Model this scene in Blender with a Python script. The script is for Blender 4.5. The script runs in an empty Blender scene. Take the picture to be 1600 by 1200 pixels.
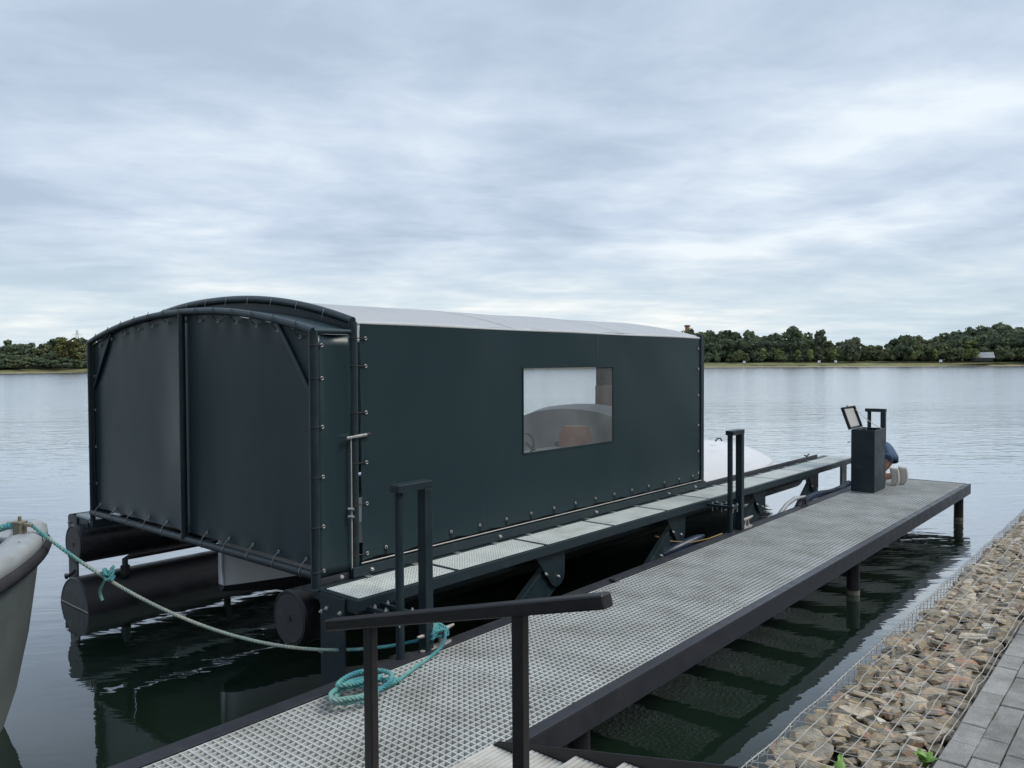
import bpy, bmesh, math, random
import numpy as np
from mathutils import Vector, Matrix

random.seed(7)
rng = np.random.default_rng(7)
R = math.radians
scene = bpy.context.scene
COL = scene.collection

# ------------------------------------------------------------------ camera
cam_d = bpy.data.cameras.new('camera')
cam = bpy.data.objects.new('camera', cam_d)
COL.objects.link(cam)
cam_d.sensor_fit = 'HORIZONTAL'
cam_d.sensor_width = 36.0
cam_d.lens = 36.0 * 1240.0 / 1600.0
cam_d.clip_start = 0.05
cam_d.clip_end = 3000.0
cam.location = (0, 0, 2.65)
cam.matrix_world = (Matrix.Translation((0, 0, 2.65)) @ Matrix.Rotation(R(40.6009), 4, 'Z')
                    @ Matrix.Rotation(R(90 - 1.6629), 4, 'X') @ Matrix.Rotation(R(-0.4125), 4, 'Z'))
scene.camera = cam

# ------------------------------------------------------------------ world / sky
SUN_EL, SUN_AZ = R(48), R(25)      # azimuth measured from +X towards +Y
world = bpy.data.worlds.new('World')
scene.world = world
world.use_nodes = True
wn = world.node_tree
wn.nodes.clear()


def N(tree, kind, **kw):
    n = tree.nodes.new(kind)
    for k, v in kw.items():
        if k == 'inp':
            for i, val in v.items():
                n.inputs[i].default_value = val
        else:
            setattr(n, k, v)
    return n


def L(tree, a, b):
    tree.links.new(a, b)


def ramp(tree, fac, stops, interp='LINEAR'):
    r = N(tree, 'ShaderNodeValToRGB')
    r.color_ramp.interpolation = interp
    e = r.color_ramp.elements
    while len(e) < len(stops):
        e.new(0.5)
    for el, (p, c) in zip(e, stops):
        el.position = p
        el.color = (*c, 1) if len(c) == 3 else c
    L(tree, fac, r.inputs[0])
    return r


def math_n(tree, op, a, b=None, clamp=False):
    m = N(tree, 'ShaderNodeMath', operation=op)
    m.use_clamp = clamp
    for i, x in enumerate((a, b)):
        if x is None:
            continue
        if isinstance(x, (int, float)):
            m.inputs[i].default_value = x
        else:
            L(tree, x, m.inputs[i])
    return m.outputs[0]


def build_world():
    t = wn
    out = N(t, 'ShaderNodeOutputWorld')
    sky = N(t, 'ShaderNodeTexSky', sky_type='NISHITA')
    sky.sun_disc = False
    sky.sun_elevation = SUN_EL
    sky.sun_rotation = R(90) - SUN_AZ
    sky.air_density = 1.0
    sky.dust_density = 2.0
    bg_sky = N(t, 'ShaderNodeBackground', inp={1: 0.10})
    L(t, sky.outputs[0], bg_sky.inputs[0])
    tc = N(t, 'ShaderNodeTexCoord')
    sep = N(t, 'ShaderNodeSeparateXYZ')
    L(t, tc.outputs['Generated'], sep.inputs[0])
    z = math_n(t, 'MAXIMUM', sep.outputs[2], 0.0)
    zz = math_n(t, 'ADD', z, 0.09)
    px = math_n(t, 'DIVIDE', sep.outputs[0], zz)
    py = math_n(t, 'DIVIDE', sep.outputs[1], zz)
    # cloud deck coordinates, streets roughly across the view
    comb0 = N(t, 'ShaderNodeCombineXYZ')
    L(t, px, comb0.inputs[0])
    L(t, py, comb0.inputs[1])
    comb = N(t, 'ShaderNodeMapping')
    comb.inputs['Rotation'].default_value = (0, 0, R(-50))
    L(t, comb0.outputs[0], comb.inputs[0])

    def deck(sc, loc, scale, detail, rough, dist):
        m_ = N(t, 'ShaderNodeMapping')
        m_.inputs['Scale'].default_value = sc
        m_.inputs['Location'].default_value = loc
        L(t, comb.outputs[0], m_.inputs[0])
        n_ = N(t, 'ShaderNodeTexNoise', inp={'Scale': scale, 'Detail': detail, 'Roughness': rough, 'Distortion': dist})
        L(t, m_.outputs[0], n_.inputs['Vector'])
        return n_.outputs[0]
    n1 = deck((0.95, 0.55, 1), (3.1, 1.4, 2.0), 0.75, 3.0, 0.5, 0.3)
    n2 = deck((0.75, 1.05, 1), (-1.7, 5.3, 0.6), 1.3, 5.0, 0.5, 0.5)
    n3 = deck((1.6, 1.9, 1), (7.7, -2.3, 1.6), 2.4, 7.0, 0.6, 0.4)
    mix = math_n(t, 'ADD', math_n(t, 'ADD', math_n(t, 'MULTIPLY', n1, 0.50), math_n(t, 'MULTIPLY', n2, 0.35)), math_n(t, 'MULTIPLY', n3, 0.15))
    cl = ramp(t, mix, [(0.42, (0.375, 0.45, 0.56)), (0.47, (0.425, 0.505, 0.615)), (0.515, (0.48, 0.56, 0.665)),
                       (0.56, (0.545, 0.62, 0.71)), (0.63, (0.67, 0.735, 0.79))], 'LINEAR')
    # towards the horizon the deck thins to a pale creamy band
    hz = ramp(t, sep.outputs[2], [(0.0, (1, 1, 1)), (0.05, (0.8, 0.8, 0.8)), (0.17, (0, 0, 0))], 'EASE')
    lo = ramp(t, mix, [(0.40, (0.46, 0.56, 0.63)), (0.49, (0.53, 0.62, 0.67)), (0.56, (0.61, 0.675, 0.70)), (0.64, (0.76, 0.775, 0.755))])
    mc = N(t, 'ShaderNodeMixRGB')
    L(t, hz.outputs[0], mc.inputs[0])
    L(t, cl.outputs[0], mc.inputs[1])
    L(t, lo.outputs[0], mc.inputs[2])
    bg_cl = N(t, 'ShaderNodeBackground', inp={1: 0.90})
    L(t, mc.outputs[0], bg_cl.inputs[0])
    cover = ramp(t, mix, [(0.25, (0.80, 0.80, 0.80)), (0.45, (0.97, 0.97, 0.97))])
    ms = N(t, 'ShaderNodeMixShader')
    L(t, cover.outputs[0], ms.inputs[0])
    L(t, bg_sky.outputs[0], ms.inputs[1])
    L(t, bg_cl.outputs[0], ms.inputs[2])
    L(t, ms.outputs[0], out.inputs[0])


build_world()

sun_d = bpy.data.lights.new('sun', 'SUN')
sun_d.energy = 1.5
sun_d.angle = R(25)
sun_d.color = (1.0, 0.95, 0.86)
sun = bpy.data.objects.new('sun', sun_d)
COL.objects.link(sun)
sd = Vector((math.cos(SUN_EL) * math.cos(SUN_AZ), math.cos(SUN_EL) * math.sin(SUN_AZ), math.sin(SUN_EL)))
sun.rotation_euler = sd.to_track_quat('Z', 'Y').to_euler()

scene.view_settings.view_transform = 'Standard'
scene.view_settings.look = 'None'
scene.view_settings.exposure = 0.52
scene.view_settings.gamma = 1.0


# ------------------------------------------------------------------ materials
def new_mat(name):
    m = bpy.data.materials.new(name)
    m.use_nodes = True
    t = m.node_tree
    b = t.nodes['Principled BSDF']
    return m, t, b


def simple(name, col, rough=0.5, metal=0.0, var=0.15, scale=6.0, bump=0.0, bscale=60.0, spec=0.5, rvar=0.1, dirt=None, coord='Object'):
    m, t, b = new_mat(name)
    tc = N(t, 'ShaderNodeTexCoord')
    no = N(t, 'ShaderNodeTexNoise', inp={'Scale': scale, 'Detail': 6.0, 'Roughness': 0.6})
    L(t, tc.outputs[coord], no.inputs['Vector'])
    lo = tuple(max(0, c * (1 - var)) for c in col)
    hi = tuple(min(1, c * (1 + var)) for c in col)
    r = ramp(t, no.outputs[0], [(0.3, lo), (0.7, hi)])
    colout = r.outputs[0]
    if dirt:
        dc, dscale, d0, d1, damt = dirt
        dn = N(t, 'ShaderNodeTexNoise', inp={'Scale': dscale, 'Detail': 8.0, 'Roughness': 0.65})
        L(t, tc.outputs[coord], dn.inputs['Vector'])
        dr = ramp(t, dn.outputs[0], [(d0, (0, 0, 0)), (d1, (damt, damt, damt))])
        mx = N(t, 'ShaderNodeMixRGB')
        L(t, dr.outputs[0], mx.inputs[0])
        L(t, colout, mx.inputs[1])
        mx.inputs[2].default_value = (*dc, 1)
        colout = mx.outputs[0]
    L(t, colout, b.inputs['Base Color'])
    rr = ramp(t, no.outputs[0], [(0.3, (rough - rvar,) * 3), (0.7, (rough + rvar,) * 3)])
    L(t, rr.outputs[0], b.inputs['Roughness'])
    b.inputs['Metallic'].default_value = metal
    b.inputs['Specular IOR Level'].default_value = spec
    if bump:
        bn = N(t, 'ShaderNodeTexNoise', inp={'Scale': bscale, 'Detail': 4.0, 'Roughness': 0.6})
        L(t, tc.outputs[coord], bn.inputs['Vector'])
        bu = N(t, 'ShaderNodeBump', inp={'Strength': bump, 'Distance': 0.01})
        L(t, bn.outputs[0], bu.inputs['Height'])
        L(t, bu.outputs[0], b.inputs['Normal'])
    return m


def tarp_mat(name, col, rough):
    m, t, b = new_mat(name)
    tc = N(t, 'ShaderNodeTexCoord')
    mp = N(t, 'ShaderNodeMapping')
    mp.inputs['Scale'].default_value = (0.8, 0.8, 0.5)
    L(t, tc.outputs['Object'], mp.inputs[0])
    no = N(t, 'ShaderNodeTexNoise', inp={'Scale': 1.4, 'Detail': 3.0, 'Roughness': 0.5})
    L(t, mp.outputs[0], no.inputs['Vector'])
    # rain streaks and dust
    mp2 = N(t, 'ShaderNodeMapping')
    mp2.inputs['Scale'].default_value = (14, 14, 0.9)
    L(t, tc.outputs['Object'], mp2.inputs[0])
    st = N(t, 'ShaderNodeTexNoise', inp={'Scale': 1.5, 'Detail': 5.0, 'Roughness': 0.6})
    L(t, mp2.outputs[0], st.inputs['Vector'])
    r = ramp(t, st.outputs[0], [(0.45, tuple(c * 0.98 for c in col)), (0.65, tuple(c * 1.05 for c in col)), (0.78, tuple(c * 1.5 + 0.003 for c in col))])
    L(t, r.outputs[0], b.inputs['Base Color'])
    rr = ramp(t, no.outputs[0], [(0.3, (rough - 0.05,) * 3), (0.7, (rough + 0.07,) * 3)])
    L(t, rr.outputs[0], b.inputs['Roughness'])
    b.inputs['Specular IOR Level'].default_value = 0.5
    fine = N(t, 'ShaderNodeTexNoise', inp={'Scale': 3.0, 'Detail': 2.0})
    L(t, mp.outputs[0], fine.inputs['Vector'])
    bu = N(t, 'ShaderNodeBump', inp={'Strength': 0.16, 'Distance': 0.02})
    L(t, fine.outputs[0], bu.inputs['Height'])
    L(t, bu.outputs[0], b.inputs['Normal'])
    return m


M = {}
M['tarp'] = tarp_mat('tarpaulin', (0.0145, 0.0335, 0.0415), 0.35)
M['roof'] = tarp_mat('roof_tarpaulin', (0.80, 0.82, 0.83), 0.25)


def make_translucent(m, col, f):
    t = m.node_tree
    b = t.nodes['Principled BSDF']
    tr = N(t, 'ShaderNodeBsdfTranslucent')
    tr.inputs[0].default_value = (*col, 1)
    mx = N(t, 'ShaderNodeMixShader', inp={0: f})
    L(t, b.outputs[0], mx.inputs[1])
    L(t, tr.outputs[0], mx.inputs[2])
    L(t, mx.outputs[0], t.nodes['Material Output'].inputs[0])


make_translucent(M['roof'], (0.85, 0.87, 0.87), 0.36)     # thin pale sheet that lets daylight through
M['anthracite'] = simple('anthracite_paint', (0.013, 0.027, 0.034), 0.42, var=0.12, scale=9, bump=0.05, dirt=((0.10, 0.10, 0.09), 5.0, 0.60, 0.80, 0.5))
M['black_steel'] = simple('black_steel', (0.016, 0.015, 0.017), 0.45, var=0.2, scale=12, bump=0.12, bscale=180, dirt=((0.07, 0.06, 0.055), 9.0, 0.60, 0.82, 0.6))
M['dock_steel'] = simple('dock_steel', (0.032, 0.034, 0.042), 0.42, var=0.15, scale=7, bump=0.08, bscale=140, dirt=((0.08, 0.08, 0.08), 6.0, 0.58, 0.82, 0.5))
M['pe'] = simple('black_polyethylene', (0.016, 0.015, 0.018), 0.42, var=0.2, scale=5, bump=0.05, bscale=90, dirt=((0.07, 0.075, 0.08), 2.5, 0.52, 0.85, 0.6))
M['pe_cap'] = simple('polyethylene_cap', (0.042, 0.042, 0.044), 0.55, var=0.12, scale=14, bump=0.05, dirt=((0.09, 0.09, 0.085), 6.0, 0.55, 0.8, 0.5))
M['galv'] = simple('galvanised_steel', (0.52, 0.53, 0.53), 0.42, metal=0.85, var=0.15, scale=30)
M['zinc'] = simple('zinc_bolt', (0.62, 0.63, 0.62), 0.35, metal=0.7, var=0.1, scale=30)
M['wire'] = simple('galvanised_wire', (0.46, 0.46, 0.44), 0.5, metal=0.3, var=0.25, scale=12, dirt=((0.25, 0.22, 0.18), 4.0, 0.55, 0.75, 0.6))
M['grating_deck'] = simple('grating_moulded', (0.56, 0.58, 0.57), 0.55, var=0.10, scale=3, dirt=((0.27, 0.26, 0.22), 2.2, 0.42, 0.72, 0.6), bump=0.2, bscale=200)
M['grating_walk'] = simple('grating_walkway', (0.78, 0.82, 0.79), 0.55, var=0.08, scale=3, dirt=((0.34, 0.36, 0.31), 2.0, 0.55, 0.8, 0.6))
M['alu'] = simple('aluminium_tread', (0.60, 0.59, 0.55), 0.5, metal=0.1, var=0.12, scale=8, dirt=((0.30, 0.26, 0.20), 3.0, 0.5, 0.75, 0.7))
M['cleat'] = simple('cast_cleat', (0.42, 0.40, 0.38), 0.5, metal=0.35, var=0.15, scale=20, bump=0.1)
M['gel'] = simple('white_gelcoat', (0.66, 0.67, 0.69), 0.16, rvar=0.04, var=0.03, scale=3)
M['gel_grey'] = simple('grey_gelcoat', (0.42, 0.44, 0.45), 0.35, var=0.06, scale=3, dirt=((0.22, 0.23, 0.22), 1.5, 0.5, 0.8, 0.5))
M['antifoul'] = simple('black_antifouling', (0.012, 0.013, 0.016), 0.6, var=0.2)
M['rubrail'] = simple('painted_gunwale', (0.36, 0.39, 0.41), 0.45, var=0.12, scale=6, bump=0.25, bscale=35, dirt=((0.28, 0.28, 0.27), 4.0, 0.50, 0.75, 0.5))
M['rubber'] = simple('dark_rubber', (0.035, 0.035, 0.04), 0.55, var=0.2)
M['hull_green'] = simple('grey_hull_paint', (0.17, 0.20, 0.205), 0.38, var=0.1, scale=2.5, dirt=((0.14, 0.15, 0.14), 1.3, 0.5, 0.8, 0.5))
M['bitt'] = simple('weathered_bronze', (0.30, 0.27, 0.21), 0.4, metal=0.5, var=0.2, scale=18)
M['brown'] = simple('brown_vinyl', (0.34, 0.11, 0.06), 0.5, var=0.2)
M['hood'] = simple('grey_hood_cloth', (0.34, 0.37, 0.40), 0.6, var=0.1, scale=4)
M['curtain'] = simple('brown_curtain', (0.13, 0.085, 0.07), 0.7, var=0.2)
M['panel_grey'] = simple('document_panel', (0.45, 0.45, 0.44), 0.5, var=0.08, scale=12)
M['string'] = simple('pale_cord', (0.62, 0.62, 0.58), 0.7)
M['cord'] = simple('elastic_cord', (0.02, 0.022, 0.024), 0.6)
M['blue_hose'] = simple('blue_hose', (0.014, 0.028, 0.055), 0.4, var=0.2, scale=9)
M['grey_hose'] = simple('grey_hose', (0.36, 0.38, 0.40), 0.5, var=0.1)
M['yellow'] = simple('yellow_cable', (0.36, 0.26, 0.10), 0.5)
M['skin'] = simple('skin', (0.50, 0.27, 0.19), 0.5, var=0.08)
M['shirt'] = simple('dark_navy_cloth', (0.022, 0.03, 0.05), 0.8, var=0.2, bump=0.2)
M['shorts'] = simple('blue_denim', (0.055, 0.10, 0.19), 0.8, var=0.25, scale=30, bump=0.2)
M['shoe'] = simple('white_canvas', (0.62, 0.60, 0.56), 0.7, var=0.1, scale=30)
M['sole'] = simple('pale_rubber_sole', (0.48, 0.46, 0.42), 0.65, var=0.12, scale=30)
M['hair'] = simple('dark_hair', (0.03, 0.02, 0.015), 0.6)
M['sand'] = simple('pale_sand', (0.36, 0.31, 0.21), 0.9, var=0.25, scale=0.5, coord='Object')
M['grass'] = simple('bank_grass', (0.17, 0.18, 0.075), 0.9, var=0.45, scale=0.22, coord='Object', dirt=((0.17, 0.14, 0.07), 0.08, 0.48, 0.7, 0.7))
M['brick'] = simple('tower_brick', (0.42, 0.15, 0.08), 0.8, var=0.2, scale=0.4)
M['slate'] = simple('grey_roof', (0.26, 0.28, 0.30), 0.6, var=0.15, scale=0.5)
M['barn'] = simple('dark_boards', (0.055, 0.05, 0.045), 0.8)
M['white_sign'] = simple('white_paint', (0.75, 0.75, 0.73), 0.6)
M['bark'] = simple('bark', (0.055, 0.045, 0.035), 0.9, var=0.3)
M['orange'] = simple('orange_rubber', (0.55, 0.12, 0.07), 0.5)
M['liner'] = simple('geotextile', (0.26, 0.29, 0.33), 0.85, var=0.2, scale=14, bump=0.3)
M['soil'] = simple('dark_soil', (0.035, 0.030, 0.025), 0.95, var=0.3, bump=0.4)
M['joint'] = simple('joint_sand', (0.045, 0.042, 0.038), 0.95, var=0.3, scale=40, bump=0.4)
M['leaf_weed'] = simple('dandelion_leaf', (0.17, 0.32, 0.06), 0.5, var=0.25, scale=20)
M['algae'] = simple('algae_ring', (0.13, 0.13, 0.10), 0.8, var=0.35, scale=30, bump=0.3)


def rope_mat(name, stops):
    m, t, b = new_mat(name)
    tc = N(t, 'ShaderNodeTexCoord')
    no = N(t, 'ShaderNodeTexNoise', inp={'Scale': 2.2, 'Detail': 5.0, 'Roughness': 0.6})
    L(t, tc.outputs['Object'], no.inputs['Vector'])
    r = ramp(t, no.outputs[0], stops)
    f = N(t, 'ShaderNodeTexNoise', inp={'Scale': 90.0, 'Detail': 4.0})
    L(t, tc.outputs['Object'], f.inputs['Vector'])
    hs = N(t, 'ShaderNodeMixRGB', blend_type='MULTIPLY', inp={0: 0.6})
    L(t, r.outputs[0], hs.inputs[1])
    L(t, ramp(t, f.outputs[0], [(0.3, (0.45, 0.45, 0.45)), (0.65, (1, 1, 1))]).outputs[0], hs.inputs[2])
    L(t, hs.outputs[0], b.inputs['Base Color'])
    b.inputs['Roughness'].default_value = 0.7
    bu = N(t, 'ShaderNodeBump', inp={'Strength': 0.5, 'Distance': 0.004})
    L(t, f.outputs[0], bu.inputs['Height'])
    L(t, bu.outputs[0], b.inputs['Normal'])
    return m


M['rope'] = rope_mat('turquoise_rope', [(0.36, (0.04, 0.23, 0.29)), (0.48, (0.10, 0.36, 0.37)), (0.58, (0.18, 0.42, 0.39)), (0.68, (0.30, 0.42, 0.36))])
M['rope_worn'] = rope_mat('worn_rope', [(0.36, (0.22, 0.35, 0.33)), (0.48, (0.30, 0.37, 0.33)), (0.60, (0.40, 0.42, 0.36))])


def stone_mat():
    m, t, b = new_mat('quarry_stone')
    oi = N(t, 'ShaderNodeObjectInfo')
    ge = N(t, 'ShaderNodeNewGeometry')
    s = math_n(t, 'ADD', oi.outputs['Random'], ge.outputs['Random Per Island'])
    fr = math_n(t, 'FRACT', s)
    base = ramp(t, fr, [(0.0, (0.30, 0.25, 0.18)), (0.16, (0.42, 0.355, 0.265)), (0.30, (0.34, 0.31, 0.26)), (0.42, (0.50, 0.42, 0.31)), (0.52, (0.29, 0.275, 0.245)),
                        (0.64, (0.48, 0.415, 0.33)), (0.76, (0.47, 0.32, 0.25)), (0.81, (0.40, 0.37, 0.32)), (0.92, (0.58, 0.53, 0.45)), (0.98, (0.72, 0.70, 0.65))], 'CONSTANT')
    tc = N(t, 'ShaderNodeTexCoord')
    no = N(t, 'ShaderNodeTexNoise', inp={'Scale': 22.0, 'Detail': 9.0, 'Roughness': 0.7})
    L(t, ge.outputs['Position'], no.inputs['Vector'])
    mp = N(t, 'ShaderNodeMapping')
    mp.inputs['Scale'].default_value = (9, 14, 60)
    L(t, tc.outputs['Object'], mp.inputs[0])
    ly = N(t, 'ShaderNodeTexNoise', inp={'Scale': 1.0, 'Detail': 5.0, 'Roughness': 0.6})
    L(t, mp.outputs[0], ly.inputs['Vector'])
    mx = N(t, 'ShaderNodeMixRGB', blend_type='MULTIPLY', inp={0: 0.85})
    L(t, base.outputs[0], mx.inputs[1])
    L(t, ramp(t, no.outputs[0], [(0.3, (0.50, 0.47, 0.45)), (0.5, (0.95, 0.93, 0.9)), (0.7, (1.45, 1.4, 1.35))]).outputs[0], mx.inputs[2])
    dk = N(t, 'ShaderNodeMixRGB', blend_type='MULTIPLY', inp={0: 1.0, 2: (1.08, 1.05, 1.0, 1)})
    L(t, mx.outputs[0], dk.inputs[1])
    L(t, dk.outputs[0], b.inputs['Base Color'])
    b.inputs['Roughness'].default_value = 0.85
    h = math_n(t, 'ADD', no.outputs[0], ly.outputs[0])
    bu = N(t, 'ShaderNodeBump', inp={'Strength': 0.9, 'Distance': 0.012})
    L(t, h, bu.inputs['Height'])
    L(t, bu.outputs[0], b.inputs['Normal'])
    return m


M['stone'] = stone_mat()


def paver_mat():
    m, t, b = new_mat('concrete_paver')
    oi = N(t, 'ShaderNodeObjectInfo')
    ge = N(t, 'ShaderNodeNewGeometry')
    fr = math_n(t, 'FRACT', math_n(t, 'ADD', oi.outputs['Random'], ge.outputs['Random Per Island']))
    base = ramp(t, fr, [(0.0, (0.235, 0.235, 0.23)), (0.5, (0.28, 0.277, 0.268)), (1.0, (0.33, 0.328, 0.318))])
    no = N(t, 'ShaderNodeTexNoise', inp={'Scale': 210.0, 'Detail': 4.0, 'Roughness': 0.7})
    L(t, ge.outputs['Position'], no.inputs['Vector'])
    n2 = N(t, 'ShaderNodeTexNoise', inp={'Scale': 7.0, 'Detail': 7.0, 'Roughness': 0.65})
    L(t, ge.outputs['Position'], n2.inputs['Vector'])
    mx = N(t, 'ShaderNodeMixRGB', blend_type='MULTIPLY', inp={0: 1.0})
    L(t, base.outputs[0], mx.inputs[1])
    L(t, ramp(t, no.outputs[0], [(0.32, (0.60, 0.60, 0.60)), (0.5, (1, 1, 1)), (0.68, (1.35, 1.33, 1.3))]).outputs[0], mx.inputs[2])
    m2 = N(t, 'ShaderNodeMixRGB', blend_type='MULTIPLY', inp={0: 1.0})
    L(t, mx.outputs[0], m2.inputs[1])
    L(t, ramp(t, n2.outputs[0], [(0.35, (0.72, 0.71, 0.69)), (0.6, (1.08, 1.08, 1.08))]).outputs[0], m2.inputs[2])
    L(t, m2.outputs[0], b.inputs['Base Color'])
    b.inputs['Roughness'].default_value = 0.9
    bu = N(t, 'ShaderNodeBump', inp={'Strength': 0.6, 'Distance': 0.003})
    L(t, no.outputs[0], bu.inputs['Height'])
    L(t, bu.outputs[0], b.inputs['Normal'])
    return m


M['paver'] = paver_mat()


def foliage_mat(name, dark, light, trans=0.25):
    m, t, b = new_mat(name)
    ge = N(t, 'ShaderNodeNewGeometry')
    no = N(t, 'ShaderNodeTexNoise', inp={'Scale': 0.14, 'Detail': 3.0})
    L(t, ge.outputs['Position'], no.inputs['Vector'])
    s = math_n(t, 'ADD', math_n(t, 'MULTIPLY', no.outputs[0], 0.9), math_n(t, 'MULTIPLY', ge.outputs['Random Per Island'], 0.35))
    r = ramp(t, s, [(0.35, dark), (0.85, light)])
    L(t, r.outputs[0], b.inputs['Base Color'])
    b.inputs['Roughness'].default_value = 0.75
    b.inputs['Specular IOR Level'].default_value = 0.2
    tr = N(t, 'ShaderNodeBsdfTranslucent')
    L(t, r.outputs[0], tr.inputs[0])
    mx = N(t, 'ShaderNodeMixShader', inp={0: trans})
    L(t, b.outputs[0], mx.inputs[1])
    L(t, tr.outputs[0], mx.inputs[2])
    L(t, mx.outputs[0], t.nodes['Material Output'].inputs[0])
    return m


M['oak'] = foliage_mat('oak_foliage', (0.070, 0.100, 0.070), (0.155, 0.190, 0.110))
M['shrub'] = foliage_mat('shrub_foliage', (0.095, 0.122, 0.066), (0.17, 0.185, 0.095))
M['willow'] = foliage_mat('willow_foliage', (0.085, 0.105, 0.075), (0.15, 0.17, 0.115))
M['young'] = foliage_mat('young_foliage', (0.13, 0.17, 0.06), (0.22, 0.26, 0.10))
M['autumn'] = foliage_mat('turning_foliage', (0.10, 0.105, 0.04), (0.18, 0.17, 0.06))


def water_mat():
    m, t, b = new_mat('lake_water')
    b.inputs['Base Color'].default_value = (0.009, 0.019, 0.0125, 1)
    b.inputs['Specular IOR Level'].default_value = 0.0
    gl = N(t, 'ShaderNodeBsdfGlossy')
    gl.inputs[0].default_value = (0.97, 0.985, 1.0, 1)
    ge = N(t, 'ShaderNodeNewGeometry')
    rot = N(t, 'ShaderNodeMapping')
    rot.inputs['Rotation'].default_value = (0, 0, R(-44))
    L(t, ge.outputs['Position'], rot.inputs[0])

    def wave(sc, scale, detail, dist):
        m_ = N(t, 'ShaderNodeMapping')
        m_.inputs['Scale'].default_value = sc
        L(t, rot.outputs[0], m_.inputs[0])
        n_ = N(t, 'ShaderNodeTexNoise', inp={'Scale': scale, 'Detail': detail, 'Roughness': 0.5, 'Distortion': dist})
        L(t, m_.outputs[0], n_.inputs['Vector'])
        return n_.outputs[0]
    a = wave((0.45, 1.5, 1), 2.4, 3.0, 0.4)       # small ripples, drawn out along the crests
    c = wave((0.35, 1.0, 1), 0.45, 2.0, 0.2)      # slow swell
    ln = N(t, 'ShaderNodeVectorMath', operation='DISTANCE')
    L(t, ge.outputs['Position'], ln.inputs[0])
    ln.inputs[1].default_value = (-4.0, 5.0, 0.0)
    far = math_n(t, 'DIVIDE', ln.outputs['Value'], 100.0)
    # calm in the lee of the bank, livelier in the open lake
    open_w = ramp(t, far, [(0.02, (0.065, 0.065, 0.065)), (0.09, (0.26, 0.26, 0.26)), (0.35, (0.55, 0.55, 0.55)), (1.0, (0.8, 0.8, 0.8))])
    rough = ramp(t, far, [(0.03, (0.015,) * 3), (0.12, (0.06,) * 3), (0.5, (0.16,) * 3)])
    L(t, rough.outputs[0], gl.inputs['Roughness'])
    patch = wave((0.25, 1.4, 1), 0.05, 3.0, 0.0)
    pr = ramp(t, patch, [(0.35, (0.45, 0.45, 0.45)), (0.65, (1, 1, 1))])
    st = math_n(t, 'MULTIPLY', open_w.outputs[0], pr.outputs[0])
    h = math_n(t, 'ADD', a, math_n(t, 'MULTIPLY', c, 1.4))
    bu = N(t, 'ShaderNodeBump', inp={'Distance': 0.06})
    L(t, st, bu.inputs['Strength'])
    L(t, h, bu.inputs['Height'])
    L(t, bu.outputs[0], gl.inputs['Normal'])
    bu2 = N(t, 'ShaderNodeBump', inp={'Distance': 0.02})
    L(t, st, bu2.inputs['Strength'])
    L(t, h, bu2.inputs['Height'])
    lw = N(t, 'ShaderNodeLayerWeight', inp={'Blend': 0.5})
    L(t, bu2.outputs[0], lw.inputs['Normal'])
    fr = ramp(t, lw.outputs['Facing'], [(0.0, (0.03,) * 3), (0.45, (0.045,) * 3), (0.56, (0.11,) * 3), (0.67, (0.32,) * 3), (0.80, (0.68,) * 3), (0.92, (0.92,) * 3), (1.0, (0.98,) * 3)])
    mx = N(t, 'ShaderNodeMixShader')
    L(t, fr.outputs[0], mx.inputs[0])
    L(t, b.outputs[0], mx.inputs[1])
    L(t, gl.outputs[0], mx.inputs[2])
    L(t, mx.outputs[0], t.nodes['Material Output'].inputs[0])
    return m


M['water'] = water_mat()


def pvc_mat():
    m, t, b = new_mat('clear_vinyl')
    tr = N(t, 'ShaderNodeBsdfTransparent')
    tr.inputs[0].default_value = (0.86, 0.88, 0.88, 1)
    tc = N(t, 'ShaderNodeTexCoord')
    no = N(t, 'ShaderNodeTexNoise', inp={'Scale': 2.0, 'Detail': 3.0})
    L(t, tc.outputs['Object'], no.inputs['Vector'])
    b.inputs['Base Color'].default_value = (0.55, 0.58, 0.58, 1)
    b.inputs['Roughness'].default_value = 0.12
    bu = N(t, 'ShaderNodeBump', inp={'Strength': 0.5, 'Distance': 0.05})
    L(t, no.outputs[0], bu.inputs['Height'])
    L(t, bu.outputs[0], b.inputs['Normal'])
    f = ramp(t, no.outputs[0], [(0.3, (0.10, 0.10, 0.10)), (0.7, (0.22, 0.22, 0.22))])
    mx = N(t, 'ShaderNodeMixShader')
    L(t, f.outputs[0], mx.inputs[0])
    L(t, tr.outputs[0], mx.inputs[1])
    L(t, b.outputs[0], mx.inputs[2])
    L(t, mx.outputs[0], t.nodes['Material Output'].inputs[0])
    return m


M['pvc'] = pvc_mat()

# ------------------------------------------------------------------ mesh helpers
ORG = {}


def tag(o, label=None, cat=None, group=None, kind=None):
    if label:
        o['label'] = label
    if cat:
        o['category'] = cat
    if group:
        o['group'] = group
    if kind:
        o['kind'] = kind
    return o


def empty(name, loc, label=None, cat=None, group=None, rot=(0, 0, 0)):
    o = bpy.data.objects.new(name, None)
    o.empty_display_size = 0.2
    o.location = loc
    o.rotation_euler = rot
    COL.objects.link(o)
    ORG[o] = Vector(loc)
    return tag(o, label, cat, group)


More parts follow.
